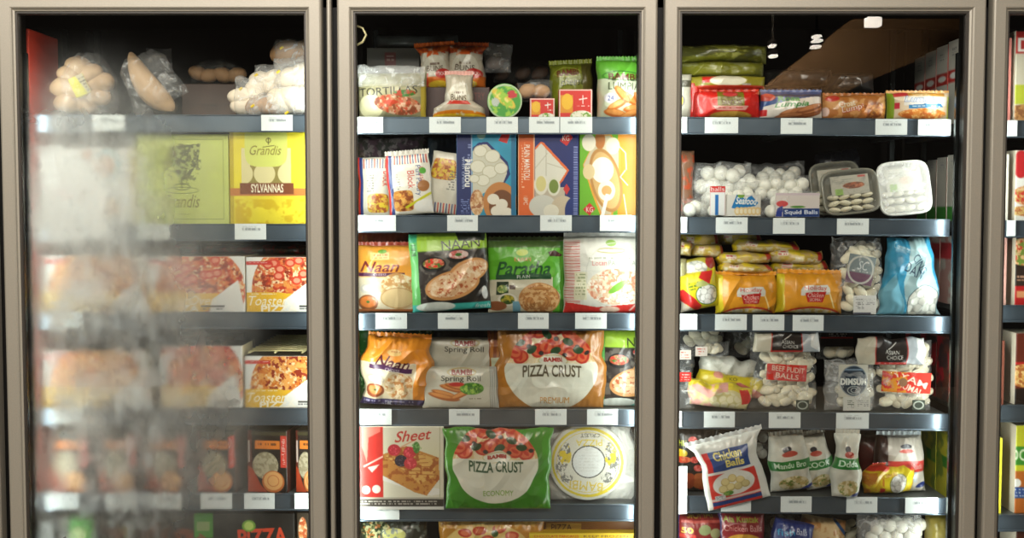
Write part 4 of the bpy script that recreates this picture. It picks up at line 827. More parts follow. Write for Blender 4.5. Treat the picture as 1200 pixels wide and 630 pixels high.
A.food(722, 334, 34, 22, [(226, 214, 184), (236, 190, 160), (240, 236, 220), (220, 150, 120)], scale=5).ell(724, 334, 13, 4, (120, 176, 60), rot=-35)
A.mix(A.mpoly([(663, 353), (676, 355), (700, 359), (756, 354), (756, 367), (661, 367)]), (214, 52, 44)); A.ell(715, 362, 12, 4, (232, 200, 180)); A.line(738, 364, 746, 356, 2, (240, 200, 190))
bag('paratha_bag', 'white paratha bag with red striped edge and red foot', 'flatbread', bx, A, .148, .026, 'flatbread bags', wr=.0025, sealcol=(206, 206, 200))
# row 4
row(2, 4)
bag('frozen_bag', 'dark green glinting bag standing behind the crumpled orange naan bag', 'frozen food', (420, 384, 508), (lambda A: (A.mot(A.mrect(420, 384, 508, 480), (150, 180, 130), 4, .62), A)[1])(art((420, 384, 508), (40, 96, 34))), .25, .03, seal=False, wr=.007)
bx = (420, 392, 503); A = art(bx, (236, 150, 40)); A.mix(A.mpoly([(420, 424), (446, 420), (484, 424), (486, 480), (420, 480)]), (222, 208, 176)); A.ell(459, 410, 9, 4, (240, 200, 130)).small(452, 408, 466, 412, (200, 120, 60), 4)
A.text('Naan', 438, 415, 477, 430, (96, 34, 44), rot=7, shear=.3, bold=.012).rect(432, 427, 480, 433, (80, 34, 80), rot=8).text('CHEESE', 450, 430, 466, 434, WH, rot=8)
A.ell(438, 444, 11, 7, (190, 180, 160)).ell(438, 443, 8, 4, (232, 228, 214)).ell(436, 458, 12, 9, (150, 76, 40)).ell(436, 457, 9, 6, (222, 140, 76)).ell(436, 457, 2, 1.5, (50, 100, 40)).food(466, 452, 18, 16, [(222, 196, 150), (240, 222, 190), (200, 140, 80)]).rect(420, 469, 503, 480, (60, 50, 100)).small(424, 471, 486, 477, (200, 196, 220), 5).text('-18C', 448, 472, 461, 478, WH)
bag('naan_bag', 'crumpled orange cheese naan bag with torn looking peaks', 'flatbread', bx, A, .146, .034, 'flatbread bags', 3, [(0, .9, .02), (.2, 1.0), (.5, 1.02), (.8, .9), (1, .95, -.02)], wr=.008, wob=.007, sealcol=(230, 140, 40))
def springroll(bx, d, lb, roll, full):
    A = art(bx, (206, 202, 184)); x0, y0, x1 = bx[:3]; dx = x0-495; dy = y0-430
    T = lambda s, a, b, c, e, col, **k: A.text(s, a+dx, b+dy, c+dx, e+dy, col, **k)
    T('BAMBI', 529, 433, 553, 439, (150, 40, 34), bold=.03); A.ring(541+dx, 436+dy, 17, 5, .8, (190, 160, 80)); T('Spring Roll', 517, 440, 563, 448, (60, 54, 40), bold=.005)
    if full:
        for (a, b, r) in [(530, 455, 14), (520, 461, 14), (536, 453, 12), (524, 466, 8), (540, 462, -25), (516, 464, 12)]: A.ell(a, b, 15, 3.4, (176, 96, 40), rot=r).ell(a, b-.8, 13, 2, (222, 150, 80), rot=r)
        A.food(553, 455, 14, 7, [(96, 160, 50), (160, 200, 80), (60, 120, 30)]).ell(535, 450, 9, 2.5, (196, 60, 50)).small(550, 466, 564, 469, (120, 110, 90), 3)
    A.mix(np.clip((A.X-(x1-10))/2, 0, 1), (196, 196, 186)); A.stripes(x1-10, y0, x1, y0+60, 2.5, (160, 160, 150), horiz=False)
    bag('pastry_pack', lb, 'spring roll pastry', bx, A, d, .016, 'spring roll pastry packs', roll, seal=False, wr=.002, mat='plastic', wob=.001)
springroll((495, 430, 584), .147, 'front spring roll pastry pack with golden roll picture', 0, True)
springroll((499, 396, 586, 442), .20, 'dim spring roll pastry pack standing behind the front one', 0, False)
bag('frozen_bag', 'dark grey bag above the spring roll pastry packs', 'frozen food', (502, 386, 578), mott(art((502, 386, 578), (70, 72, 56)), 50), .27, .03, seal=False, wr=.006)
bag('frozen_bag', 'brown orange bag squeezed between spring roll packs and premium crusts', 'frozen food', (571, 388, 600), (lambda A: A.stripes(571, 388, 600, 480, 7, (140, 70, 24), horiz=False).rect(576, 420, 592, 452, (196, 200, 170)))(art((571, 388, 600), (186, 116, 40))), .20, .02, seal=False, wr=.006)
def crust(bx, bgc, tone, word, d, lb, roll, titlec, pos, wy, T=.024):
    x0, y0, x1 = bx[:3]; A = art(bx, bgc); mott(A, 25, 18); cx, cy, r = pos; y1 = A.b[3]
    disc = A.mell(cx, cy, r, r*.97); A.mix(disc, (228, 228, 212)); up = disc*(A.Y < cy-r*.14); A.mix(up, (228, 200, 150)); A.mot(up, (236, 220, 186), 5, .5); A.mix(A.mell(cx, cy, r, r*.97)*(1-A.mell(cx, cy, r-3, r*.97-3))*(A.Y < cy-r*.14), (222, 186, 130))
    rg = random.Random(int(cx))
    pts = [(-.72, -.3), (-.62, -.62), (-.28, -.84), (.02, -.62), (.1, -.92), (.34, -.52), (.42, -.82), (.62, -.66), (.72, -.3), (-.3, -.42), (-.05, -.32), (.22, -.3), (.46, -.36), (-.5, -.85), (-.12, -.5), (.6, -.85), (-.85, -.4), (.85, -.5), (.3, -.95)]
    for i, (u, v) in enumerate(pts):
        c = (196, 56, 36) if i % 4 != 3 else (206, 90, 50); A.mix(up*A.mell(cx+u*r, cy+v*r, 9.5, 8.5), c); A.mix(up*A.mell(cx+u*r, cy+v*r, 7, 6), (222, 110, 70)); A.mix(up*A.mell(cx+u*r, cy+v*r, 2, 4.6, i*40), (200, 50, 30))
    for (u, v, ro) in [(-.45, -.45, -30), (.38, -.62, 20), (-.1, -.78, 40), (.62, -.45, 10), (-.72, -.62, 0), (.1, -.42, -20)]: A.mix(up*A.mell(cx+u*r, cy+v*r, 6.5, 4.2, ro), (40, 78, 42)); A.mix(up*A.mell(cx+u*r+11, cy+v*r+5, 3, 2.6), (60, 50, 44))
    A.ell(cx+2, cy-r*.14, r*.34, r*.22, (228, 228, 212)); A.text('BAMBI', cx-9, cy-r*.27, cx+13, cy-r*.17, (176, 40, 34), bold=.04); A.ring(cx+2, cy-r*.2, r*.34, r*.13, .8, (190, 170, 90)); A.rect(cx-r*.42, cy-r*.14, cx+r*.5, cy-r*.08, (228, 228, 212))
    hw = r*.61; A.text('PIZZA CRUST', cx-hw, cy-r*.1, cx+hw*1.06, cy+r*.17, titlec, bold=.02); A.text(word, wy[0], wy[1], wy[2], wy[3], tone)
    # thick disc showing through: bulged bag
    bag('pizza_crust_bag', lb, 'pizza crust', bx, A, d, T, 'pizza crust bags', roll, seal=False, wr=.0035, wob=.006)
crust((583, 386, 709), (176, 116, 36), (206, 140, 40), 'PREMIUM', .146, 'brown premium pizza crust bag with tomato topping picture', 0, (90, 76, 50), (646, 432, 52), (633, 465, 667, 472.5))
naan_green((699, 386, 757), .166, 0, 'green naan bag partly behind the premium pizza crusts', .45)
# row 5
row(2, 5)
bx = (419, 497, 520); A = Art(419, 497, 520, 597, (226, 222, 200)); A.rect(421, 497, 449, 582, (206, 48, 40)); A.poly([(424, 497), (446, 497), (446, 503), (432, 510), (430, 540), (424, 520)], (226, 120, 106)); A.line(426, 545, 450, 532, 2, (240, 190, 180)).line(450, 532, 486, 513, 1.4, (226, 160, 130)).ell(429, 573, 5, 5, (222, 216, 206)).ell(441, 572, 5, 5, (222, 216, 206))
A.poly([(431, 546), (445, 542), (436, 552)], (240, 200, 190)); A.text('Sheet', 462, 501, 506, 514, (206, 44, 36), shear=.4, rot=-6, bold=.01)
A.mix(np.clip((A.Y-505)/90, 0, 1)*A.mrect(449, 497, 516, 545)*.5, (200, 206, 110)); A.poly([(449, 562), (505, 580), (516, 578), (516, 572), (449, 556)], (236, 234, 226)); A.poly([(449, 556), (449, 530), (476, 520), (514, 534), (515, 560), (500, 580), (486, 576)], (206, 146, 70)); A.poly([(452, 532), (478, 523), (511, 536), (509, 556), (492, 566)], (226, 180, 100)); A.mot(A.mpoly([(449, 556), (449, 530), (476, 520), (514, 534), (515, 560), (500, 580)]), (176, 100, 40), 4, .58)
for q in range(6): A.line(452+q*5, 534+q*4, 496+q*3, 530+q*5, .9, (170, 96, 44))
for (a, b, c) in [(462, 525, (196, 40, 60)), (480, 528, (206, 50, 66)), (470, 538, (50, 44, 60)), (481, 541, (206, 60, 70)), (488, 522, (70, 130, 50))]: A.ell(a, b, 7.5 if c[1] < 100 else 4, 7, c); A.mot(A.mell(a, b, 6, 6), tuple(min(255, v+50) for v in c), 2, .6)
A.rect(419, 584, 520, 593, (60, 54, 46)).small(422, 586, 512, 591, (210, 206, 196), 3).rect(419, 593, 520, 597, (226, 226, 220)).rect(419, 582, 520, 584, (180, 176, 160)).rect(515, 497, 516, 584, (190, 186, 160))
carton('pastry_carton', 'white and red pastry sheet carton with berries, over the rail', 'pastry box', (419, 497, 520, 597), A, .108, .008, side=(206, 200, 180))
o = bpy.data.objects['pastry_carton.006'] if 'pastry_carton.006' in bpy.data.objects else None
crust((521, 497, 646, 598), (66, 140, 30), (120, 170, 40), 'ECONOMY', .073, 'green economy pizza crust bag with tomato topping picture', 0, (40, 80, 44), (580.5, 541, 50), (566, 572.5, 602, 579.5), T=.021)
# round pack in a clear bag
A = art((634, 497, 748), (206, 206, 196)); mott(A, 14, 9); cx, cy = 688.5, 543
o = pouch('pizza_crust_bag', 'clear bag with a round white pizza crust pack and yellow ring print', 'pizza crust', (634, 494, 750), .147, .020, 'film4', 'pizza crust bags', seed=61, outline=[(0, .82), (.3, 1), (1, .95)])
A = Art(636, 493, 741, 593, (214, 216, 206), .5); A.C[:] = (216, 218, 208); R = 48
A.ell(cx, cy, 48, 46, (226, 206, 50), rot=10).ell(cx-.6, cy, 44.5, 42.5, (222, 222, 208)).ring(cx, cy, 42, 40, .8, (226, 206, 80))
A.ring(cx+1, cy-1, 22.5, 21.5, 1.5, (50, 50, 50)).ell(cx+1, cy-1, 21, 20, (228, 232, 230)).small(cx-12, cy-14, cx+14, cy+12, (206, 206, 200), 4, .5)
A.text('PIZZA', cx-16, cy-30, cx+19, cy-22, (224, 200, 40), rot=180).text('CRUST', cx-10, cy-38, cx+16, cy-33, (100, 100, 90), rot=180).text('BAMBI', cx-24, cy+25, cx+20, cy+37, (222, 196, 60), rot=186)
A.ring(cx-2, cy+31, 24, 8, .01, (0, 0, 0))
for sx in (-1, 1): A.mot(A.mell(cx+sx*33, cy-5, 8, 22, -sx*15), (120, 120, 116), 2.2, .52); A.mot(A.mell(cx+sx*30, cy-10, 8, 14), (224, 200, 40), 4, .5)
A.mot(A.mell(cx-28, cy+20, 8, 7), (120, 120, 116), 2, .5); A.mot(A.mell(cx+26, cy+20, 8, 7), (120, 120, 116), 2, .5)
n, m = 220, 80; V = []; C = []; L = A.lin(); p = W(688.5, 541, .15); rw = 45.5*.0021; RR = 56*.0021
for j in range(m+1):
    for i in range(n):
        t = 2*math.pi*i/n; k = j/m; gx = (cx-636+(51*k)*math.sin(t))/105*A.nx; gy = (cy-493-(50*k)*math.cos(t))/100*A.ny
        V.append((rw*k*math.sin(t), -.014-.006*(1-k*k), rw*k*math.cos(t))); C.append(L[int(np.clip(gy, 0, A.ny)), int(np.clip(gx, 0, A.nx))])
for (k, y) in ((1.02, -.010), (1.03, .0), (1.01, .012), (0.001, .014)):
    for i in range(n): t = 2*math.pi*i/n; V.append((rw*k*math.sin(t), y, rw*k*math.cos(t))); C.append(A3(L1((214, 212, 200))))
Q = [(j*n+i, (j+1)*n+i, (j+1)*n+(i+1) % n, j*n+(i+1) % n) for j in range(m+4) for i in range(n)]
q = mesh_obj('crust_disc', V, Q, M['carton'], None, np.array(C)); q.location = (p.x, .164, p.z); bpy.context.view_layer.update(); q.parent = o; q.matrix_parent_inverse = o.matrix_world.inverted()
A = art((640, 497, 748), (214, 214, 206)); mott(A, 12, 10); q = bag('inner_bag', None, None, (639, 499, 748), A, .176, .012, seal=False, wr=.005, wob=.008, outline=[(0, .8), (.3, 1), (.7, 1), (1, .9)]); bpy.context.view_layer.update(); q.parent = o; q.matrix_parent_inverse = o.matrix_world.inverted()
row(2, 6)
A = Art(420, 609, 500, 700, (60, 60, 46)); A.food(440, 622, 18, 12, [(70, 90, 40), (190, 120, 60), (40, 60, 30), (200, 200, 150)]).ell(462, 626, 14, 7, (206, 206, 120)).mot(A.mrect(450, 612, 500, 640), (130, 140, 130), 5, .6); bag('vegetable_bag', 'clear bag with green and orange vegetables under the pastry sheet carton', 'frozen food', (420, 609, 500), Art(420, 610, 500, 700, (0, 0, 0)) if False else A, .15, .03, seal=False, wr=.006)
A = art((514, 608, 637), (200, 140, 44)); A.ell(570, 655, 56, 42, (226, 196, 120)); 
for (a, b) in [(545, 625), (562, 622), (585, 620), (600, 628), (572, 632)]: A.ell(a, b, 8, 5, (200, 70, 40)).ell(a, b, 5, 3, (230, 130, 90))
A.ell(580, 625, 4, 4, (60, 96, 40)); A.mot(A.mrect(514, 608, 637, 620), (226, 180, 90), 6, .55); bag('pizza_crust_bag', 'orange brown pizza crust bag lowest under the green economy bag', 'pizza crust', (514, 608, 637), A, .15, .03, 'pizza crust bags', seal=False, wr=.005)
A = art((634, 607, 750), (150, 96, 40)); A.rect(640, 611, 681, 622, (206, 160, 60)).text('PIZZA', 646, 612.5, 670, 620.5, (80, 40, 20)); mott(A, 10); carton('pizza_box', 'brown carton with a yellow title plate under the round crust pack', 'pizza box', (634, 609, 750), A, .19, .12, side=(120, 76, 36), top=(150, 96, 40))
A = art((620, 624.5, 748), (230, 196, 40)); A.rect(620, 624.5, 748, 626.5, (236, 206, 60)).text('CHOCOLATE PANCAKES', 626, 626.5, 678, 629.5, (206, 60, 30)).text('KEEP FROZEN', 684, 626.5, 736, 629.5, (110, 60, 30)); carton('food_carton', 'bright yellow carton edge at the lowest visible shelf', 'box', (620, 624.5, 748), A, .147, .035, side=(220, 180, 40))

wrf = [.004]
# ================================================================== BAY 3
row(3, 1)
A = Art(797, 50, 903, 90, (118, 118, 30)); A.mot(A.C[..., 0]*0+1, (160, 160, 80), 9, .6); A.mot(A.C[..., 0]*0+1, (84, 84, 30), 12, .55); A.rect(797, 70, 903, 71.5, (80, 80, 30))
bag('frozen_bag', 'glossy olive green bag lying across the red packs', 'frozen food', (797, 50, 903, 72), A, .19, .06, seal=False, wr=.006)
A = Art(797, 50, 900, 90, (128, 128, 36)); A.mot(A.C[..., 0]*0+1, (150, 150, 90), 9, .6); bag('frozen_bag', 'olive green bag directly on the red packs, under the glossy one', 'frozen food', (797, 70, 900, 91), A, .185, .06, seal=False, wr=.006)
A = art((797, 84, 812), (200, 196, 180)); A.ell(799, 116, 5, 7, (226, 200, 60)).ring(799, 116, 5, 7, 1, (90, 90, 140)).rect(797, 92, 812, 100, (90, 86, 70)); bag('frozen_bag', 'whitish bag with a yellow dot at the third door\'s edge, top row', 'frozen food', (794, 86, 812), A, .17, .02, seal=False)
A = Art(810, 88, 899, 103, (150, 140, 40)); A.rect(822, 89, 846, 96, (206, 40, 30)).ell(852, 94, 22, 6, (226, 220, 196)).rect(869, 97, 880, 101, (180, 170, 160)).rect(810, 99, 899, 103, (196, 60, 36)); bag('snack_pack', 'folded red and green edged pack lying on the upright red pack', 'frozen snack', (812, 88, 899, 104), A, .16, .03, seal=False, wr=.003)
bx = (815, 103, 892); A = art(bx, (208, 34, 26)); A.rect(841, 104, 872, 123, (126, 120, 26)).text('Sweets', 848, 107, 868, 113, (110, 60, 20)).text('SANDOK', 846, 114, 870, 121, (96, 56, 20), bold=.02).ell(856, 107, 9, 3, (200, 60, 60)).poly([(836, 122), (877, 122), (873, 127), (840, 127)], (226, 160, 150)).small(842, 123.5, 872, 126, (180, 30, 20), 3).ell(857, 134, 24, 6, (190, 150, 60)).rect(815, 103, 820, 140, (170, 24, 20))
bag('snack_pack', 'upright red frozen snack pack with an olive label', 'frozen snack', bx, A, .147, .03, wr=.003, sealcol=(200, 60, 40))
A = art((806, 96, 822), (196, 30, 24)); A.rect(806, 96, 822, 100, (170, 160, 40)); bag('snack_pack', 'edge of a second red pack behind the upright one', 'frozen snack', (806, 93, 824), A, .175, .02, seal=False)
A = art((893, 102, 964), (44, 82, 140)); A.poly([(893, 138), (896, 122), (930, 112), (964, 108), (964, 138)], (222, 216, 206)).rect(893, 106, 964, 109, (30, 50, 80)).ell(899, 110, 9, 5, (190, 70, 50)).text('Rosa', 911, 108, 936, 115, (70, 150, 60), bold=.03, rot=-2).text('Lumpia', 907, 115, 947, 124, (60, 140, 60), bold=.02, shear=.3, rot=-4)
for (a, b, r) in [(930, 128, -14), (944, 132, -10), (925, 134, -8), (955, 126, -20), (948, 124, -18)]: A.ell(a, b, 17, 4, (140, 80, 44), rot=r).ell(a, b-1, 15, 2.4, (190, 126, 80), rot=r)
A.rect(893, 126, 900, 134, (200, 40, 40)); bag('lumpia_pack', 'blue and white lumpia pack with green script', 'frozen snack', (893, 104, 966), A, .147, .026, 'lumpia packs', seal=True, wr=.003, sealcol=(60, 90, 140))
A = art((966, 106, 1043), (176, 110, 50)); A.mot(A.C[..., 0]*0+1, (206, 150, 90), 7, .55); A.ell(976, 111, 8, 4, (190, 50, 40)).text('Croat', 982, 114, 1002, 122, (226, 214, 190), bold=.02, rot=-10).text('Lumpia', 986, 120, 1018, 129, (190, 50, 50), bold=.04, rot=-12).text('Lumpia', 986, 119.5, 1018, 128.5, (236, 226, 210), bold=.005, rot=-12).food(1026, 126, 16, 10, [(200, 120, 50), (230, 160, 80), (150, 80, 30)]).ell(968, 128, 4, 6, (230, 200, 190))
bag('lumpia_pack', 'brown lumpia pack with red edged lettering', 'frozen snack', (967, 108, 1041), A, .150, .026, 'lumpia packs', seal=True, wr=.005, sealcol=(150, 90, 40))
A = art((1040, 102, 1118), (222, 200, 170)); A.rect(1040, 102, 1047, 140, (140, 170, 40)).rect(1046, 102, 1064, 108, (200, 60, 60)).rect(1064, 102, 1110, 107, (206, 150, 60)).text('Dinamita', 1070, 103, 1090, 107, (240, 230, 200)).rect(1058, 108, 1112, 120, (230, 224, 214)).text('Lumpia', 1058, 107, 1100, 118, (60, 90, 150), bold=.03, shear=.3).text('Lumpia', 1058.7, 107.6, 1099.5, 117.4, (236, 240, 246), bold=.004, shear=.3).poly([(1064, 119), (1104, 117), (1108, 122), (1064, 124)], (50, 130, 180)).small(1068, 120, 1104, 122, WH, 3).rect(1047, 116, 1053, 124, (200, 40, 60)).food(1082, 131, 30, 7, [(222, 140, 60), (240, 190, 120), (206, 110, 40)]).rect(1114, 108, 1118, 140, (190, 200, 60))
bag('lumpia_pack', 'pale lumpia pack with blue ribbon at the shelf end', 'frozen snack', (1042, 105, 1117), A, .146, .028, 'lumpia packs', seal=True, wr=.003, sealcol=(200, 150, 90))
for i, (bx, lb) in enumerate([((896, 80, 980, 100), 'black plastic pack lying behind the blue lumpia pack'), ((968, 84, 1030, 108), 'black glossy pack lying behind the brown lumpia pack')]):
    bag('frozen_bag', lb, 'frozen food', bx, mott(Art(*bx, (34, 32, 30)), 40), .24, .05, seal=False, wr=.008)
# row 2
row(3, 2)
def ballbag(name, lb, bx, r, d, seed, T=.035, film='film', st=None, roll=0, kind='ball', mat='ball', pn='fish_ball', cat='fish balls', group=None, outline=None, f=None, inset=4):
    o = pouch(name, lb, cat, bx, d, T, film, group, roll, outline, seed=seed)
    y1 = bx[3] if len(bx) > 3 else RB(ctx[0], ctx[1], bx[0]); dump = kind in ('dumpling', 'bun'); inset += 5 if dump else 2; sp = fill(bx[0]+inset, bx[1]+inset, bx[2]-inset, y1+1, r, seed, f, ky=1.15 if dump else 1.6, kx=1.6 if dump else 1.8)
    pieces(o, kind, mat, pn, sp, r*(1.12 if dump else 1), d+T*.85, seed, 50 if dump else 25)
    if T >= .03: pieces(o, kind, mat, pn, [(x+r*.8, y-r*.6) for x, y in sp if x+r < bx[2]-2 and y-r*1.6 > bx[1]][:max(0, 96-len(sp))], r, d+T*1.35, seed+9, 50)
    if st:
        for sb, A in st: sticker(o, sb, A, d-.004-wrf[0], 'printed_label', bulge=.004)
    return o
ballbag('fish_ball_bag', 'big cloudy bag of white balls at the back of the ball shelf', (806, 189, 882), 9, .23, 5, film='film2')
ballbag('fish_ball_bag', 'dim bag of round white balls in neat rows, upper back', (874, 190, 946, 226), 8, .26, 6, T=.03); 
ballbag('fish_ball_bag', 'flat bag of round white balls in front of the neat rows', (862, 204, 952, 235), 8, .20, 7, T=.025)
A = Art(826, 228, 892, 254, (226, 222, 206)); A.C[:] = (214, 212, 204); A.poly([(842, 244), (852, 226), (864, 233), (876, 229), (888, 238), (882, 242), (848, 245)], (30, 120, 180)).text('Seafood', 849, 231, 886, 240, WH, shear=.3, bold=.02, rot=2).ell(858, 229, 6, 3, (120, 160, 60))
for q in range(7): A.ell(852+q*7, 248, 5, 5, (226, 196, 140)).ell(852+q*7, 248, 3, 3, (236, 226, 196))
ballbag('fish_ball_bag', 'front bag of seafood balls with blue ribbon label', (824, 212, 893), 8, .155, 8, st=[((846, 228, 892, 253), A)])
A = Art(832, 218, 850, 252, (204, 46, 44)); A.rect(832, 225, 850, 253, (226, 228, 226)).rect(838, 228, 842, 252, (40, 110, 176)).text('balls', 833, 219, 849, 224, WH); sticker(bpy.data.objects[[q.name for q in bpy.data.objects if q.name.startswith('fish_ball_bag')][-1]], (832, 218, 850, 252), A, .147)
A = Art(908, 224, 962, 255, (216, 206, 200)); A.rect(917, 244, 962, 255, (30, 60, 120)).text('Squid Balls', 919, 246, 960, 253, (226, 230, 240), bold=.02).ell(916, 238, 7, 4, (206, 50, 50)).poly([(908, 255), (910, 244), (917, 240), (916, 255)], (40, 60, 140)).rect(908, 224, 962, 227, (206, 190, 196)).ell(935, 242, 9, 1.6, (90, 140, 60))
ballbag('fish_ball_bag', 'squid ball bag with navy title band', (890, 222, 964), 8, .15, 9, T=.025, st=[((909, 226, 961, 254), A)])
ballbag('fish_ball_bag', 'small bag of white balls cut off by the third door\'s edge', (794, 232, 828), 8, .15, 10, T=.03)
A = art((796, 180, 816), (150, 110, 84)); A.mot(A.C[..., 0]*0+1, (206, 90, 50), 5, .55); bag('frozen_bag', 'brown orange pack standing at the third door\'s edge by the ball bags', 'frozen food', (794, 176, 814), A, .21, .02, seal=False)
def tray(bx, lb, dim, d):
    x0, y0, x1 = bx; xc, z0, w, h, _ = place(bx, d); z0 += .0045+.105*w/2; h -= .105*w/2; root = empty('food_tray', (xc, d+.01, z0)); tag(root, lb, 'tray', 'film wrapped food trays'); root.rotation_euler = (math.radians(-9), math.radians(-6 if dim else -5), 0)
    n = 48; V = []; rings = [(1.0, 0.0), (.985, -.004), (.93, -.004), (.88, .02), (.84, .024)]
    def sq(t, k): c, s_ = math.cos(t), math.sin(t); m = (abs(c)**5+abs(s_)**5)**(-1/5); return c*m*w/2*k, s_*m*h/2*(1-(1-k)*w/h)
    for k, y in rings:
        for i in range(n): a, b = sq(2*math.pi*i/n, k); V.append((a, y, b+h/2))
    Q = [(j*n+i, j*n+(i+1) % n, (j+1)*n+(i+1) % n, (j+1)*n+i) for j in range(4) for i in range(n)]+[tuple(4*n+i for i in range(n))]
    b0 = len(V)
    for k, y in [(1.0, .002), (.9, .028)]:
        for i in range(n): a, b = sq(2*math.pi*i/n, k); V.append((a, y, b+h/2))
    Q += [(b0+i, b0+n+i, b0+n+(i+1) % n, b0+(i+1) % n) for i in range(n)]+[tuple(b0+n+n-1-i for i in range(n))]+[(i, b0+i, b0+(i+1) % n, (i+1) % n) for i in range(n)]
    mesh_obj('tray_body', V, Q, M['traydk' if dim else 'tray'], root)
    me = proto('bun', 'dough' if dim else 'ball'); rg = random.Random(int(x0))
    for iy in range(3):
        for ix in range(4):
            o = bpy.data.objects.new('fish_cake', me); COL.objects.link(o); o.parent = root; o.location = (w*(-.29+.195*ix), .012, h*(.14+.14*iy)); o.scale = (w*.105, .016, h*.082); o.rotation_euler = (0, rg.uniform(-.3, .3), 0)
    A = Art(0, 0, 40, 30, (196, 192, 176) if dim else (226, 226, 216), .8); A.food(24, 16, 11, 5, [(176, 96, 60), (206, 130, 90), (130, 70, 40)]) if dim else A.food(24, 16, 9, 5, [(226, 196, 180), (232, 214, 200)]); A.rect(29, 1, 37, 4, (200, 80, 70)).rect(4, 20, 12, 30, (150, 190, 90)).small(4, 5, 24, 12, (150, 150, 140), 3)
    u, v = np.meshgrid(np.linspace(-1, 1, A.nx+1), np.linspace(0, 1, A.ny+1)); P = np.stack([u*w*.33, 0*u-.002, h*(.86-.42*v)], -1).reshape(-1, 3); m_ = len(P)
    mesh_obj('label_sticker', np.vstack([P, P+[0, .0006, 0]]), np.vstack([gridq(A.nx, A.ny), gridq(A.nx, A.ny, m_, True)]), M['paper'], root, np.vstack([A.lin().reshape(-1, 3)]*2))
    V = [(*sq(2*math.pi*i/n, .96), 0) for i in range(n)]; V = [(a, -.0055, b+h/2) for a, b, _ in V]; V2 = [(a, -.0050, b) for a, _, b in V]
    mesh_obj('wrap_film', V+V2, [tuple(range(n))[::-1], tuple(range(n, 2*n))]+[(i, (i+1) % n, (i+1) % n+n, i+n) for i in range(n)], M['film3' if dim else 'film2'], root, smooth=False)
tray((968, 199, 1036), 'dim film wrapped tray of fish cakes leaning back', True, .15)
tray((1034, 189, 1097), 'bright white film wrapped tray of fish cakes', False, .15)
tray((955, 190, 1016), 'dim film wrapped tray standing behind the other dim tray', True, .21)
A = Art(960, 176, 1020, 192, (40, 40, 50)); A.mot(A.C[..., 0]*0+1, (90, 100, 140), 5, .6); bag('frozen_bag', 'dark bluish bag glinting above the dim trays', 'frozen food', (968, 176, 1018), art((968, 176, 1018), (36, 36, 44)), .30, .03, seal=False, wr=.008, roll=-8)
# row 3
row(3, 3)
def ybag(bx, lb, d, seed, roll=0, T=.045, dump=True):
    A = Art(*bx, (196, 170, 70)); A.seed = seed; x0, y0, x1, y1 = bx; w, h = x1-x0, y1-y0
    A.rect(x0, y0, x1, y0+h*.4, (222, 196, 40)); A.mot(A.C[..., 0]*0+1, (206, 176, 110), 5, .5); A.mot(A.mrect(x0, y0+h*.5, x1, y1), (216, 206, 170), 4, .52)
    A.rect(x0+w*.15, y0+h*.15, x0+w*.32, y0+h*.5, (226, 210, 190)).small(x0+w*.16, y0+h*.2, x0+w*.3, y0+h*.45, (196, 50, 40), 3); A.rect(x1-w*.14, y0, x1-w*.04, y0+h*.6, (190, 50, 36)); A.rect(x0, y0, x0+w*.05, y1, (226, 196, 30))
    bag('dumpling_bag', lb, 'dumplings', bx, A, d, T, 'yellow dumpling bags lying in a heap', roll, [(0, .92), (.5, 1.02), (1, .94)], wr=.004, seal=False, seed=seed, wob=.005)
for i, t in enumerate([((862, 281, 940, 297), 'topmost flat yellow bag, pointing out over the orange bags', .19, 3), ((902, 292, 968, 310), 'yellow bag end just above the second orange chicken bag', .18, 4), ((842, 296, 908, 310), 'yellow bag with a pleated edge above the first orange chicken bag', .175, -2),
   ((846, 308, 908, 320), 'thin yellow bag squeezed right on the first orange chicken bag', .165, 2), ((800, 274, 845, 296), 'pale yellow bag at the highest corner of the heap', .22, -4), ((812, 286, 850, 302), 'yellow bag with red corner beneath the pale one', .19, 5), ((840, 272, 895, 288), 'dim tan bag at the very top of the heap', .26, 2), ((794, 282, 812, 300), 'bright yellow bag end at the door edge', .17, 8), ((906, 306, 975, 322), 'tan bag edge directly behind the second orange bag', .20, 1)]):
    ybag(t[0], t[1]+', dumpling heap', t[2], 80+i, t[3])
A = Art(800, 303, 842, 326, (206, 196, 60)); A.picballs(A.mell(816, 314, 14, 9), 802, 306, 830, 324, 4, (232, 230, 214)); A.ell(836, 309, 7, 7, (190, 60, 60)); bag('dumpling_bag', 'yellow bag showing white dumplings beside the door edge, mid heap', 'dumplings', (800, 303, 842, 326), A, .165, .04, seal=False, wr=.004, roll=-8)
bag('dumpling_bag', 'greyish dumpling bag low at the door edge', 'dumplings', (793, 304, 806, 330), mott(Art(793, 304, 806, 330, (180, 174, 130)), 40), .16, .03, seal=False)
bx = (800, 318, 848); A = art(bx, (220, 206, 36)); A.picballs(A.mell(833, 349, 14, 13), 818, 338, 848, 364, 4.6); A.ring(833, 349, 14.5, 13.5, 1, (60, 120, 50)).small(812, 330, 828, 342, (70, 110, 50), 4).ell(830, 334, 9, 4, (190, 196, 120)).poly([(800, 338), (806, 336), (824, 362), (820, 370), (800, 352)], (206, 40, 36)).poly([(800, 352), (818, 369), (800, 369)], (206, 196, 176)); A.poly([(832, 318), (844, 320), (838, 336), (826, 326)], (206, 40, 36))
bag('dumpling_bag', 'tilted bright yellow dumpling bag with red corners, front of the heap', 'dumplings', bx, A, .147, .03, None, -12, seal=False, wr=.004, wob=.004)
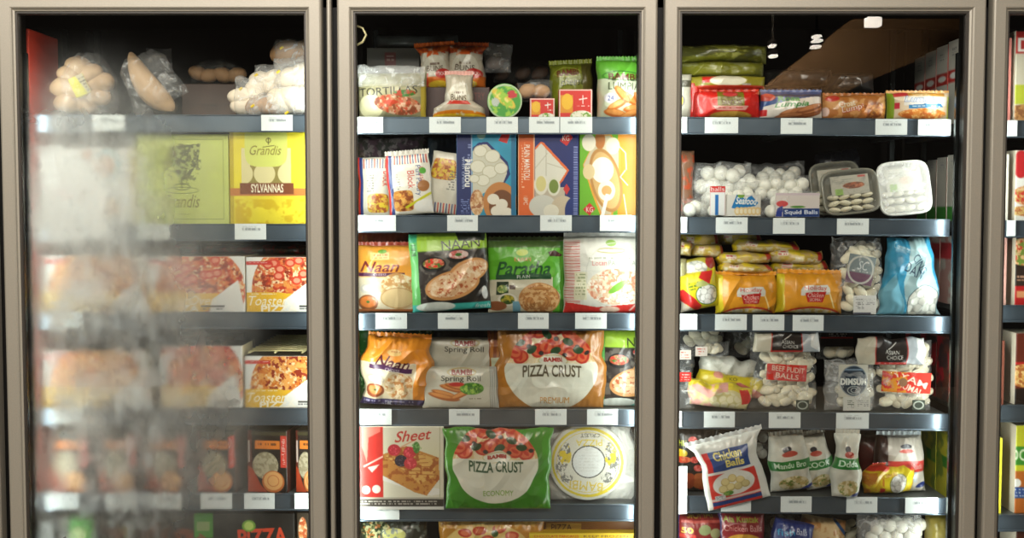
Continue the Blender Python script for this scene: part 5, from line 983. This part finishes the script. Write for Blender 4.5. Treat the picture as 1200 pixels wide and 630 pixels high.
def chick(bx, lb, d, roll):
    x0, y0, x1 = bx; A = art(bx, (232, 160, 34)); cx = x0+(x1-x0)*.55; y1 = RB(3, 3, x0); mott(A, 14, 16); A.rect(x0, y0, x0+8, y1, (226, 206, 40))
    A.poly([(cx-17, y0+20), (cx-14, y0+15), (cx+14, y0+14), (cx+17, y0+19), (cx+17, y0+26), (cx-17, y0+27)], (222, 220, 210)).text('Holiday', cx-13, y0+15, cx+13, y0+22, (206, 60, 50)); A.poly([(cx-12, y0+24), (cx+12, y0+22), (cx+9, y0+36), (cx-9, y0+36)], (200, 36, 32)).text('Chicken', cx-9, y0+24, cx+9, y0+30, (246, 230, 220), shear=.2).text('SIOMAI', cx-7, y0+31, cx+7, y0+35, (240, 220, 210))
    A.ell((x0+x1)/2+2, y1+4, (x1-x0)*.46, 14, (196, 60, 36)).ell((x0+x1)/2+2, y1+5, (x1-x0)*.44, 12.5, (216, 206, 176)); A.mot(A.mell((x0+x1)/2+2, y1+5, (x1-x0)*.44, 12.5), (206, 176, 90), 4, .55); A.line(cx+16, y0+24, cx+24, y0+44, 1.6, (246, 226, 170))
    bag('chicken_bag', lb, 'frozen chicken', bx, A, d, .034, 'orange chicken bags', roll, [(0, .97), (.5, 1), (1, .98)], wr=.005, sealcol=(222, 150, 40), wob=.003)
chick((839, 319, 914), 'orange chicken bag beside the tilted yellow bag', .147, 0); chick((912, 317, 990), 'orange chicken bag touching the folded dumplings', .150, 1)
o = ballbag('dumpling_bag', 'clear bag of folded white dumplings with a round grey and purple label', (978, 278, 1037), 8.5, .15, 31, T=.04, kind='dumpling', mat='dough', pn='folded_dumpling', cat='dumplings', inset=2)
A = Art(992, 298, 1026, 334, (120, 134, 136)); A.mix(A.mrect(992, 320, 1026, 334), (110, 60, 90)); m = A.mell(1009, 316, 15, 17); A.text('SC', 1004, 305, 1018, 316, (226, 230, 230), shear=.3).small(998, 317, 1022, 320, WH, 3); A.ring(1009, 316, 17, 18, 2.5, (200, 200, 190)); sticker(o, (993, 299, 1025, 333), A, .146, 'round_label', roll=10, bulge=.003)
A = Art(1000, 346, 1026, 368, (226, 226, 222)); A.small(1003, 350, 1012, 362, (110, 110, 110), 2).small(1014, 350, 1024, 358, (150, 150, 150), 2).rect(1000, 366, 1020, 368, (60, 60, 80)); sticker(o, (1000, 346, 1027, 368), A, .145)
bx = (1036, 278, 1105); A = art(bx, (60, 160, 200)); mott(A, 30, 12); A.poly([(1068, 278), (1092, 278), (1105, 372), (1066, 372), (1058, 330)], (170, 204, 210)); A.text('Common', 1042, 286, 1066, 293, (190, 226, 240), rot=12).poly([(1036, 340), (1046, 320), (1060, 350), (1062, 372), (1036, 372)], (130, 196, 220))
A.text('DAN', 1058, 310, 1082, 322, (30, 60, 90), rot=28).text('CING', 1066, 304, 1090, 314, (40, 70, 100), rot=60).picballs(A.mell(1083, 356, 19, 22), 1062, 336, 1104, 378, 5.4, (230, 232, 224), (186, 190, 184)); A.ring(1083, 356, 19.5, 22.5, .8, (60, 80, 90))
bag('fish_ball_bag', 'blue and white fish ball bag with pinched peaked top', 'fish balls', bx, A, .148, .036, None, 0, [(0, .80, -.03), (.3, .82, .0), (.6, .92), (1, 1)], wr=.008, wob=.008, seal=False)
# row 4
row(3, 4)
for i, (bx, lb, d, r, sd, ro) in enumerate([((793, 382, 850, 410), 'topmost clear dumpling bag of the pale heap by the door edge', .22, 8, 41, -5), ((812, 400, 856, 420), 'small clear dumpling bag with a printed flap under the topmost one', .18, 7, 42, 4), ((793, 404, 815, 432), 'clear dumpling bag with red print, middle of the door edge stack', .165, 7, 43, 0), ((793, 430, 814, 458), 'clear dumpling bag with a red patch under the middle one', .16, 7, 44, 0), ((793, 454, 815), 'lowest clear dumpling bag at the door edge', .15, 8, 45, 0), ((852, 384, 890, 420), 'dim clear dumpling bag behind the white slab pack', .28, 8, 46, 0)]):
    o = ballbag('dumpling_bag', lb, bx, r, d, sd, T=.03, kind='dumpling', mat='dough', pn='dumpling', cat='dumplings', roll=ro, inset=2)
    if i in (1, 2, 3): x0, y0 = bx[0]+3, bx[1]+6; A = Art(x0, y0, x0+14, y0+11, (206, 44, 36) if i == 3 else (216, 206, 196)); A.small(x0+2, y0+2, x0+12, y0+9, WH if i == 3 else (190, 50, 40), 3); sticker(o, (x0, y0, x0+14, y0+11), A, d-.007)
A = Art(815, 418, 888, 446, (216, 216, 206)); A.mot(A.C[..., 0]*0+1, (190, 192, 180), 8, .55); bag('frozen_bag', 'curved smooth white pack lying across the yellow and pink bags', 'frozen food', (816, 420, 888, 443), A, .185, .03, None, 10, [(0, .9), (.5, 1), (1, .9)], seal=False, wr=.003, wob=.006)
A = Art(815, 438, 900, 466, (226, 204, 40)); A.poly([(840, 456), (865, 446), (900, 458), (900, 466), (840, 466)], (206, 110, 96)).ell(838, 442, 6, 4, (222, 150, 130)).mot(A.mrect(850, 452, 900, 466), (226, 150, 130), 4, .55).text('KO', 852, 441, 862, 445, (80, 80, 40)); bag('dumpling_bag', 'yellow bag with salmon stripe beneath the white pack', 'dumplings', (815, 438, 898, 464), A, .172, .03, None, 9, seal=False, wr=.004, wob=.006)
A = art((808, 452, 878), (216, 204, 150)); A.rect(808, 452, 878, 460, (222, 200, 50)).mot(A.mrect(808, 452, 850, 484), (232, 170, 160), 9, .48).picballs(A.mell(848, 472, 18, 10), 830, 462, 868, 484, 5, (226, 218, 180), (200, 190, 130)).poly([(862, 456), (872, 454), (880, 472), (868, 474)], (206, 40, 36)); bag('dumpling_bag', 'pink and pale yellow dumpling bag at the bottom front', 'dumplings', (808, 450, 878), A, .144, .02, None, 6, seal=False, wr=.005, wob=.006)
def blacktop(bx, lb, d, seed, band, bandpos, topbox, r=8, sh=True):
    o = ballbag('dumpling_bag', lb, bx, r, d, seed, T=.04, kind='dumpling', mat='dough', pn='dumpling', cat='dumplings', group='black topped dumpling bags', inset=3)
    x0, y0, x1, y1 = topbox; w, h = x1-x0, y1-y0; A = Art(x0, y0, x1, y1, (40, 32, 28)); A.rect(x0, y0, x0+w*.26, y1, (206, 200, 180)).rect(x1-w*.28, y0, x1, y1, (176, 184, 190)).poly([(x1-w*.12, y0), (x1, y0), (x1, y1), (x1-w*.16, y1-h*.3)], (226, 228, 226)); A.rect(x0+w*.26, y1-h*.12, x1-w*.28, y1, (190, 44, 34)).line(x0+w*.26, y0, x0+w*.26, y1, 1.2, (190, 44, 34)).line(x1-w*.28, y0, x1-w*.28, y1, 1.2, (190, 44, 34))
    A.text('ASIAN', x0+w*.40, y0+h*.42, x0+w*.6, y0+h*.58, WH).text('CHOICE', x0+w*.42, y0+h*.62, x0+w*.66, y0+h*.78, WH).line(x0+w*.44, y0+h*.4, x0+w*.56, y0+h*.1, 1, WH)
    q = bag('header_flap', None, None, topbox, A, d-.018, .014, seal=False, wr=.004, wob=.005, seed=seed); bpy.context.view_layer.update(); q.parent = o; q.matrix_parent_inverse = o.matrix_world.inverted()
    if band:
        x0, y0, x1, y1 = bandpos; A = Art(x0, y0, x1, y1, (214, 52, 36)); 
        for i, t in enumerate(band): A.text(t, x0+(x1-x0)*(.12+.1*i), y0+(y1-y0)*(.14+.42*i), x1-(x1-x0)*(.06+.14*i), y0+(y1-y0)*(.46+.42*i), (240, 220, 200), rot=4 if sh else 20, bold=.01)
        if not sh: A.mot(A.mrect(x0, y0, (x0+x1)/2, y1), (226, 150, 40), 5, .5); A.ell(x0+(x1-x0)*.42, y0+(y1-y0)*.5, 5, 5, (150, 110, 80))
        sticker(o, bandpos, A, d-.006, 'printed_band', bulge=.005, roll=3)
    A = Art(0, 0, 14, 12, (60, 70, 60), .6); A.ell(7, 6, 6, 5, (190, 196, 186)).ell(7, 6, 4.5, 3.6, (60, 70, 60)); sticker(o, (bx[2]-27, RB(3, 4, 900)-14, bx[2]-12, RB(3, 4, 900)-2), A, d-.004, 'round_label')
blacktop((881, 388, 960), 'clear dumpling bag with black header and rectangular red band', .150, 51, ['BEEF PUDIT', 'BALLS'], (899, 427, 946, 446), (884, 388, 962, 413))
blacktop((1020, 400, 1096), 'clear dumpling bag with black header and orange red band at the shelf end', .150, 52, ['AYAM', 'SHUMAI'], (1034, 436, 1092, 460), (1006, 396, 1085, 428), sh=False)
o = ballbag('dumpling_bag', 'dim dumpling bag with black header behind the dimsum bag', (958, 389, 1000, 422), 8, .26, 53, T=.03, kind='ball', mat='dough', pn='dumpling', cat='dumplings'); A = Art(960, 389, 1000, 410, (34, 28, 26)); A.rect(960, 396, 1000, 398, (190, 44, 34)).small(970, 391, 992, 395, WH, 3); sticker(o, (962, 389, 1000, 406), A, .25, 'header_flap')
o = ballbag('dumpling_bag', 'plump dimsum bag with a round dark blue badge', (970, 423, 1028), 9, .147, 54, T=.036, kind='bun', mat='dough', pn='dumpling', cat='dumplings', film='film2')
A = Art(983, 427, 1018, 465, (206, 204, 190), .5); A.ell(1000.5, 446, 16.5, 18, (40, 56, 72)).ring(1000.5, 446, 16.5, 18, 1, (150, 160, 166)).text('DIMSUM', 985, 443, 1016, 451, (232, 234, 226), bold=.05).ring(1001, 457, 8, 5, .9, (200, 206, 200)).ring(1001, 457, 4, 3, .8, (200, 206, 200)).rect(990, 432, 1011, 434, (120, 140, 160)); sticker(o, (983, 427, 1018, 465), A, .141, 'round_badge', bulge=.004)
A = Art(988, 465, 1020, 481, (214, 214, 206)); A.small(993, 469, 1001, 478, (80, 90, 70), 2).small(1005, 469, 1018, 477, (140, 140, 140), 2); sticker(o, (988, 465, 1020, 481), A, .142)
# row 5
row(3, 5)
bx = (794, 503, 842); A = art(bx, (36, 30, 24)); A.text('CHILL', 793, 516, 806, 523, (196, 206, 50), bold=.02).ell(798, 532, 8, 5, (226, 196, 40)).food(800, 540, 10, 4, [(206, 70, 40), (230, 120, 70)]).ell(824, 566, 11, 10, (206, 110, 50), p=4).ell(806, 566, 8, 10, (180, 80, 40), p=4)
for (a, b) in [(812, 516), (816, 524), (820, 534), (814, 540), (826, 544), (818, 550), (830, 538)]: A.food(a, b, 5, 4, [(206, 60, 50), (230, 120, 110)])
A.rect(820, 574, 836, 577, (200, 70, 40)); bag('snack_pack', 'black chilli snack pack with orange cubes, behind the chicken ball bag', 'frozen snack', bx, A, .165, .022, seal=False, wr=.003)
bx = (832, 508, 906, 592); A = Art(832, 508, 906, 592, (226, 226, 218)); A.poly([(840, 522), (886, 514), (890, 538), (845, 549)], (28, 70, 140)).poly([(836, 524), (842, 522), (848, 549), (842, 550)], (206, 44, 40)).text('Chicken', 847, 522, 877, 532, (236, 220, 120), rot=-13, bold=.03).text('Balls', 858, 533, 879, 542, (236, 220, 120), rot=-13, bold=.03)
A = Art(832, 508, 906, 592, (226, 226, 218)); A.rect(838, 516, 896, 590, (222, 222, 214)); A.rect(843, 520, 893, 545, (28, 70, 140)).rect(838, 520, 845, 545, (206, 44, 40)).text('Chicken', 850, 521, 884, 532, (236, 220, 120), bold=.03).text('Balls', 862, 533, 886, 542, (236, 220, 120), bold=.03).rect(838, 545, 893, 548, (226, 226, 220)).rect(838, 548, 896, 592, (212, 56, 44)).ell(867, 562, 25, 15, (230, 230, 222)).rect(838, 582, 896, 587, (30, 70, 140)).rect(838, 578, 896, 581, (226, 200, 190))
for (a, b) in [(857, 559), (866, 556), (875, 560), (862, 566), (871, 567), (880, 566), (853, 567)]: A.ell(a, b, 5.2, 4.8, (196, 176, 110)).ell(a, b-.5, 4.2, 3.8, (226, 210, 150))
A.food(858, 573, 6, 3, [(90, 150, 60), (140, 180, 80)]).rect(842, 574, 854, 581, (216, 220, 220)).small(843, 575, 853, 580, (120, 120, 120), 2)
bag('chicken_ball_bag', 'chicken ball bag hanging tilted over the price rail', 'frozen chicken', bx, A, .085, .020, None, -14, [(0, 1.25), (.12, 1.02), (.3, .92), (.9, 1), (1, 1.02)], wr=.003, wob=.002, sealcol=(200, 204, 204))
def greenband(bx, lb, d, roll, word, ol=None, gy=.42, over=False, gr='green banded dumpling bags'):
    x0, y0, x1 = bx[:3]; y1 = bx[3] if over else RB(3, 5, x0); w, h = x1-x0, y1-y0; A = Art(x0, y0, x1, y1, (214, 212, 198)); mott(A, 20, 10)
    A.ell(x0+w*.42, y0+h*.22, w*.12, h*.05, (50, 50, 60)).ell(x0+w*.48, y0+h*.3, w*.2, h*.05, (190, 70, 50)); A.rect(x0, y0+h*gy, x1, y0+h*(gy+.17), (40, 130, 50)).text(word, x0+w*.1, y0+h*(gy+.03), x0+w*.85, y0+h*(gy+.13), (220, 236, 214), bold=.02)
    m = A.mell(x0+w*.52, y1-h*.17, w*.36, h*.13); A.mix(m, (190, 170, 110)); A.mot(m, (226, 214, 176), 4, .5); A.mot(m, (120, 140, 60), 3, .64); A.ell(x0+w*.85, y1-h*.06, w*.2, h*.035, (40, 60, 140), rot=-20)
    bag('dumpling_bag', lb, 'dumplings', bx if over else (x0, y0, x1), A, d, .03, gr, roll, ol, wr=.004, wob=.003, seal=True, sealcol=(190, 190, 180))
greenband((906, 507, 957), 'broad green banded dumpling bag beside the chicken ball bag', .152, -7, 'Mandu Bro', [(0, .8), (.3, .9), (1, 1)])
greenband((948, 506, 984), 'green banded dumpling bag leaning between its two neighbours', .17, -12, 'COOK')
greenband((976, 505, 1012, 585), 'slim green banded bag reaching down over the rail', .085, 2, 'Ddda', [(0, .8), (.3, .78), (.7, 1), (1, .9)], .36, True)
bx = (1024, 508, 1090); A = art(bx, (206, 200, 188)); A.ell(1062, 520, 8, 3, (60, 60, 70)).ell(1062, 526, 10, 2.5, (196, 70, 50)).rect(1038, 539, 1090, 554, (206, 70, 66)).text('Mandu', 1068, 542, 1084, 550, (230, 200, 196)).rect(1070, 554, 1077, 568, (180, 190, 196)).ell(1083, 572, 8, 3, (40, 60, 130), rot=-20); A.rect(1024, 508, 1038, 584, (70, 46, 40)); mott(A, 20)
bag('dumpling_bag', 'grey dumpling bag with faded red band behind the yellow siomai bag', 'dumplings', bx, A, .178, .03, None, 0, [(0, .8), (1, 1)], wr=.005, sealcol=(170, 180, 186))
bag('frozen_bag', 'dark red bag between the slim green banded bag and the grey one', 'frozen food', (1006, 512, 1048), mott(art((1006, 512, 1048), (96, 34, 28)), 50), .24, .03, seal=False, wr=.006)
bx = (1014, 545, 1076); A = art(bx, (222, 188, 40)); A.rect(1014, 545, 1076, 551, (206, 60, 44)).ell(1052, 562, 20, 20, (236, 214, 40)).picballs(A.mell(1053, 567, 10, 15), 1040, 552, 1066, 584, 4.4).ring(1053, 567, 10.5, 15.5, 1, (140, 140, 60)).rect(1031, 573, 1037, 580, (206, 40, 40)).text('SIOMAI', 1030, 552, 1050, 558, (200, 120, 30), rot=-20).mot(A.mrect(1014, 553, 1036, 584), (206, 130, 40), 7, .5)
bag('dumpling_bag', 'crumpled yellow siomai bag lying in front at the shelf end', 'dumplings', bx, A, .143, .034, None, -4, [(0, .7, .1), (.3, .95, .02), (1, 1)], wr=.007, wob=.006, sealcol=(206, 60, 44))
for i, (bx, lb) in enumerate([((832, 500, 870, 520), 'clear ice glinting pack above the chicken ball bag'), ((872, 500, 905, 540), 'dark blue pack behind the chicken ball bag\'s corner')]):
    o = ballbag('frozen_bag', lb, bx, 6, .24+.05*i, 90+i, T=.025, kind='ball', mat='ball', pn='frozen_piece', cat='frozen food', inset=2)
row(3, 6)
bx = (796, 606, 848); A = art(bx, (140, 34, 34)); A.text('SIOMAI', 806, 602, 836, 609, (190, 180, 60)).text('50', 800, 619, 813, 626, (226, 206, 80), bold=.03).rect(798, 627, 816, 631, (200, 60, 50)).ell(826, 622, 7, 6, (150, 160, 110)).ell(838, 626, 6, 6, (180, 180, 130)).rect(796, 606, 798, 690, (60, 50, 120)); A.rect(800, 611, 846, 614, (200, 90, 80))
bag('frozen_bag', 'dark red frozen bag at the bottom row, by the door edge', 'frozen food', bx, A, .15, .03, seal=False, wr=.003)
bx = (843, 601, 898); A = art(bx, (150, 36, 40)); A.text('Ala Kuatak', 848, 606, 890, 613, (150, 170, 50), bold=.02).text('Chicken Balls', 849, 616, 893, 623, (226, 180, 170)).ell(872, 634, 20, 8, (220, 170, 60)).rect(843, 601, 847, 690, (60, 40, 100)); bag('chicken_ball_bag', 'maroon chicken ball bag with green title in the bottom row', 'frozen chicken', bx, A, .147, .03, seal=False, wr=.003)
bx = (894, 612, 944); A = art(bx, (44, 60, 130)); A.text('fish', 898, 622, 918, 630, (60, 170, 210), rot=-14).text('Balls', 920, 618, 934, 626, (230, 230, 240)); bag('frozen_bag', 'blue fish bag leaning in the bottom row', 'frozen food', bx, A, .147, .03, roll=12, seal=False, wr=.005)
bx = (930, 608, 984); A = art(bx, (206, 150, 90)); A.mot(A.C[..., 0]*0+1, (232, 200, 150), 8, .5); A.line(968, 608, 988, 632, 4, (40, 90, 150)); bag('frozen_bag', 'tan bag with a blue stripe in the bottom row', 'frozen food', bx, A, .21, .03, roll=10, seal=False, wr=.006)
ballbag('fish_ball_bag', 'frosty bag of white balls in the bottom row, near the shelf end', (1008, 603, 1086), 8, .15, 95, T=.04, film='film2', inset=4)
ballbag('fish_ball_bag', 'small greyish bag of balls behind the tan bag, bottom row', (895, 598, 940), 7, .25, 96, T=.03, film='film3', inset=4)
ballbag('dumpling_bag', 'dim bag of pale pieces between the tan bag and the frosty balls', (976, 604, 1012), 7, .29, 97, T=.03, film='film3', kind='dumpling', mat='dough', pn='dumpling', cat='dumplings', inset=3)
bag('frozen_bag', 'olive yellow bag at the bottom shelf end', 'frozen food', (1089, 606, 1112), mott(art((1080, 606, 1112), (150, 136, 60)), 40), .17, .03, seal=False, wr=.006)

# ================================================================== BAY 4: files of boxes whose sides show past the shelf end
def sidebox(i, r, y, D, h, fn, lb, cat, group, xw=1.098, gap=0):
    """a tall carton seen by its narrow side, standing at the near end of the fourth bay"""
    z0 = deck(4, r, 1190); nx, nz = 16, 60
    A = Art(0, 0, D*1000, h*1000, (206, 202, 190), 3.2); fn(A, D*1000, h*1000); L = A.lin()
    u, v = np.meshgrid(np.linspace(0, 1, A.nx+1), np.linspace(0, 1, A.ny+1))
    P = np.stack([0*u, y+(1-u)*D, (1-v)*h], -1).reshape(-1, 3); n = len(P); w = .125
    q = [(0, y, 0), (w, y, 0), (w, y+D, 0), (0, y+D, 0), (0, y, h), (w, y, h), (w, y+D, h), (0, y+D, h)]
    V = list(P); Q = [gridq(A.nx, A.ny)]; C = [L.reshape(-1, 3)]
    for f in [(0, 1, 5, 4), (1, 2, 6, 5), (2, 3, 7, 6), (4, 5, 6, 7), (3, 2, 1, 0)]:
        b = len(V); V += [q[k] for k in f]; Q.append(np.array([[b, b+1, b+2, b+3]])); C.append(np.ones((4, 3))*A3(L1(tuple(np.clip(A.C[A.ny//2, A.nx//2], 0, 255)))))
    o = mesh_obj('side_carton' if False else 'tall_carton', np.array(V), np.vstack(Q), M['carton'], None, np.vstack(C), smooth=False); o.location = (xw, 0, z0); tag(o, lb, cat, group)
ORD = ['nearest', 'second', 'third', 'fourth', 'deepest']
def w1(A, w, h): A.rect(0, h*.35, w, h*.5, (196, 50, 44)); A.ell(w*.5, h*.42, w*.36, h*.04, WH); A.small(w*.3, h*.08, w*.7, h*.2, (120, 120, 120), 6); A.rect(w-3, 0, w, h, (190, 170, 160))
def w2(A, w, h): A.rect(0, h*.78, w, h, (70, 150, 60)); A.small(w*.3, h*.08, w*.7, h*.2, (150, 150, 160), 6); A.rect(0, h*.05, w*.9, h*.16, (196, 70, 50)) if (A.ns() % 2) else None; A.rect(w-3, 0, w, h, (206, 60, 50))
def w3(A, w, h): A.C[:] = (196, 150, 140); A.mot(A.C[..., 0]*0+1, (206, 196, 184), 30, .5); A.rect(0, h*.1, w, h*.34, (200, 60, 66))
def w4(A, w, h): A.C[:] = (120, 70, 56); A.mot(A.C[..., 0]*0+1, (206, 50, 60), 40, .5); A.mot(A.C[..., 0]*0+1, (80, 60, 60), 30, .55)
def w5(A, w, h): A.C[:] = (206, 200, 60); A.rect(0, h*.3, w, h*.45, (60, 140, 50)); A.mot(A.C[..., 0]*0+1, (140, 160, 60), 40, .5)
for r, fn, hh, D, gp, nm, cat in [(1, w1, .205, .08, 'tall white cartons with red script', 'white carton with red script at the fourth bay\'s top shelf end', 'box'), (2, w2, .165, .07, 'white cartons with green foot', 'white carton with green foot on the fourth bay\'s second shelf', 'box'),
      (3, w3, .17, .11, 'pinkish red cartons', 'pinkish red carton on the fourth bay\'s third shelf', 'box'), (4, w4, .16, .12, 'dark red cartons', 'dark red carton on the fourth bay\'s fourth shelf', 'box'), (5, w5, .19, .11, 'yellow green cartons', 'yellow green carton on the fourth bay\'s fifth shelf', 'box')]:
    for i in range(4 if D < .1 else 3): sidebox(i, r, .15+i*(D+.004), D, hh-.004*i, fn, ORD[i]+' '+nm, cat, gp)
def front4(r, y0, art_fn, lb, name='food_box', x1=1262, y1=None):
    row(4, r); bx = (1190, y0, x1); A = art(bx, WH, 1.0); art_fn(A); carton(name, lb, 'frozen food', bx, A, .148, .1, side=(190, 180, 160))
row(4, 1)
front4(1, 36, lambda A: A.rect(1180, 36, 1262, 142, (206, 200, 180)).rect(1180, 36, 1262, 62, (190, 50, 44)).text('Delis', 1192, 44, 1240, 60, WH, bold=.02).rect(1180, 98, 1262, 120, (190, 200, 60)).food(1215, 130, 40, 10, [(150, 100, 60), (200, 150, 90)]), 'white box with red script panel on the fourth bay\'s top shelf')
front4(2, 176, lambda A: A.rect(1180, 176, 1262, 208, (222, 218, 206)).ell(1196, 192, 9, 16, (200, 40, 44)).food(1210, 228, 24, 12, [(206, 150, 80), (206, 50, 40), (230, 200, 150)]).food(1205, 246, 22, 6, [(226, 190, 120), (190, 110, 60)]), 'white pastry box with red oval on the fourth bay\'s second shelf')
front4(3, 276, lambda A: A.rect(1180, 276, 1262, 360, (50, 36, 26)).food(1200, 294, 22, 16, [(226, 190, 140), (206, 70, 40), (120, 150, 60)]).small(1192, 322, 1230, 328, (230, 180, 150), 5).rect(1180, 334, 1262, 360, (196, 34, 34)).rect(1192, 340, 1206, 348, (226, 160, 110)), 'dark box with tomato picture and red foot on the fourth bay\'s third shelf')
front4(4, 390, lambda A: A.rect(1180, 390, 1262, 480, (110, 44, 26)).rect(1180, 424, 1262, 427, (200, 40, 34)).food(1206, 440, 26, 14, [(226, 170, 90), (240, 206, 140), (190, 110, 50)]).rect(1180, 455, 1262, 480, (44, 30, 22)), 'dark brown pizza box on the fourth bay\'s fourth shelf')
front4(5, 498, lambda A: A.rect(1180, 498, 1262, 606, (206, 206, 50)).rect(1180, 523, 1262, 545, (70, 150, 50)).text('DOO', 1184, 526, 1216, 540, (226, 236, 200), bold=.02).rect(1180, 552, 1262, 606, (196, 110, 40)).ell(1192, 566, 5, 5, WH).rect(1186, 571, 1230, 584, (40, 80, 150)).small(1188, 573, 1226, 582, WH, 4), 'yellow box with green band and blue patch on the fourth bay\'s fifth shelf')
front4(6, 622, lambda A: A.rect(1180, 622, 1262, 712, (90, 40, 24)), 'dark brown box at the foot of the fourth bay')
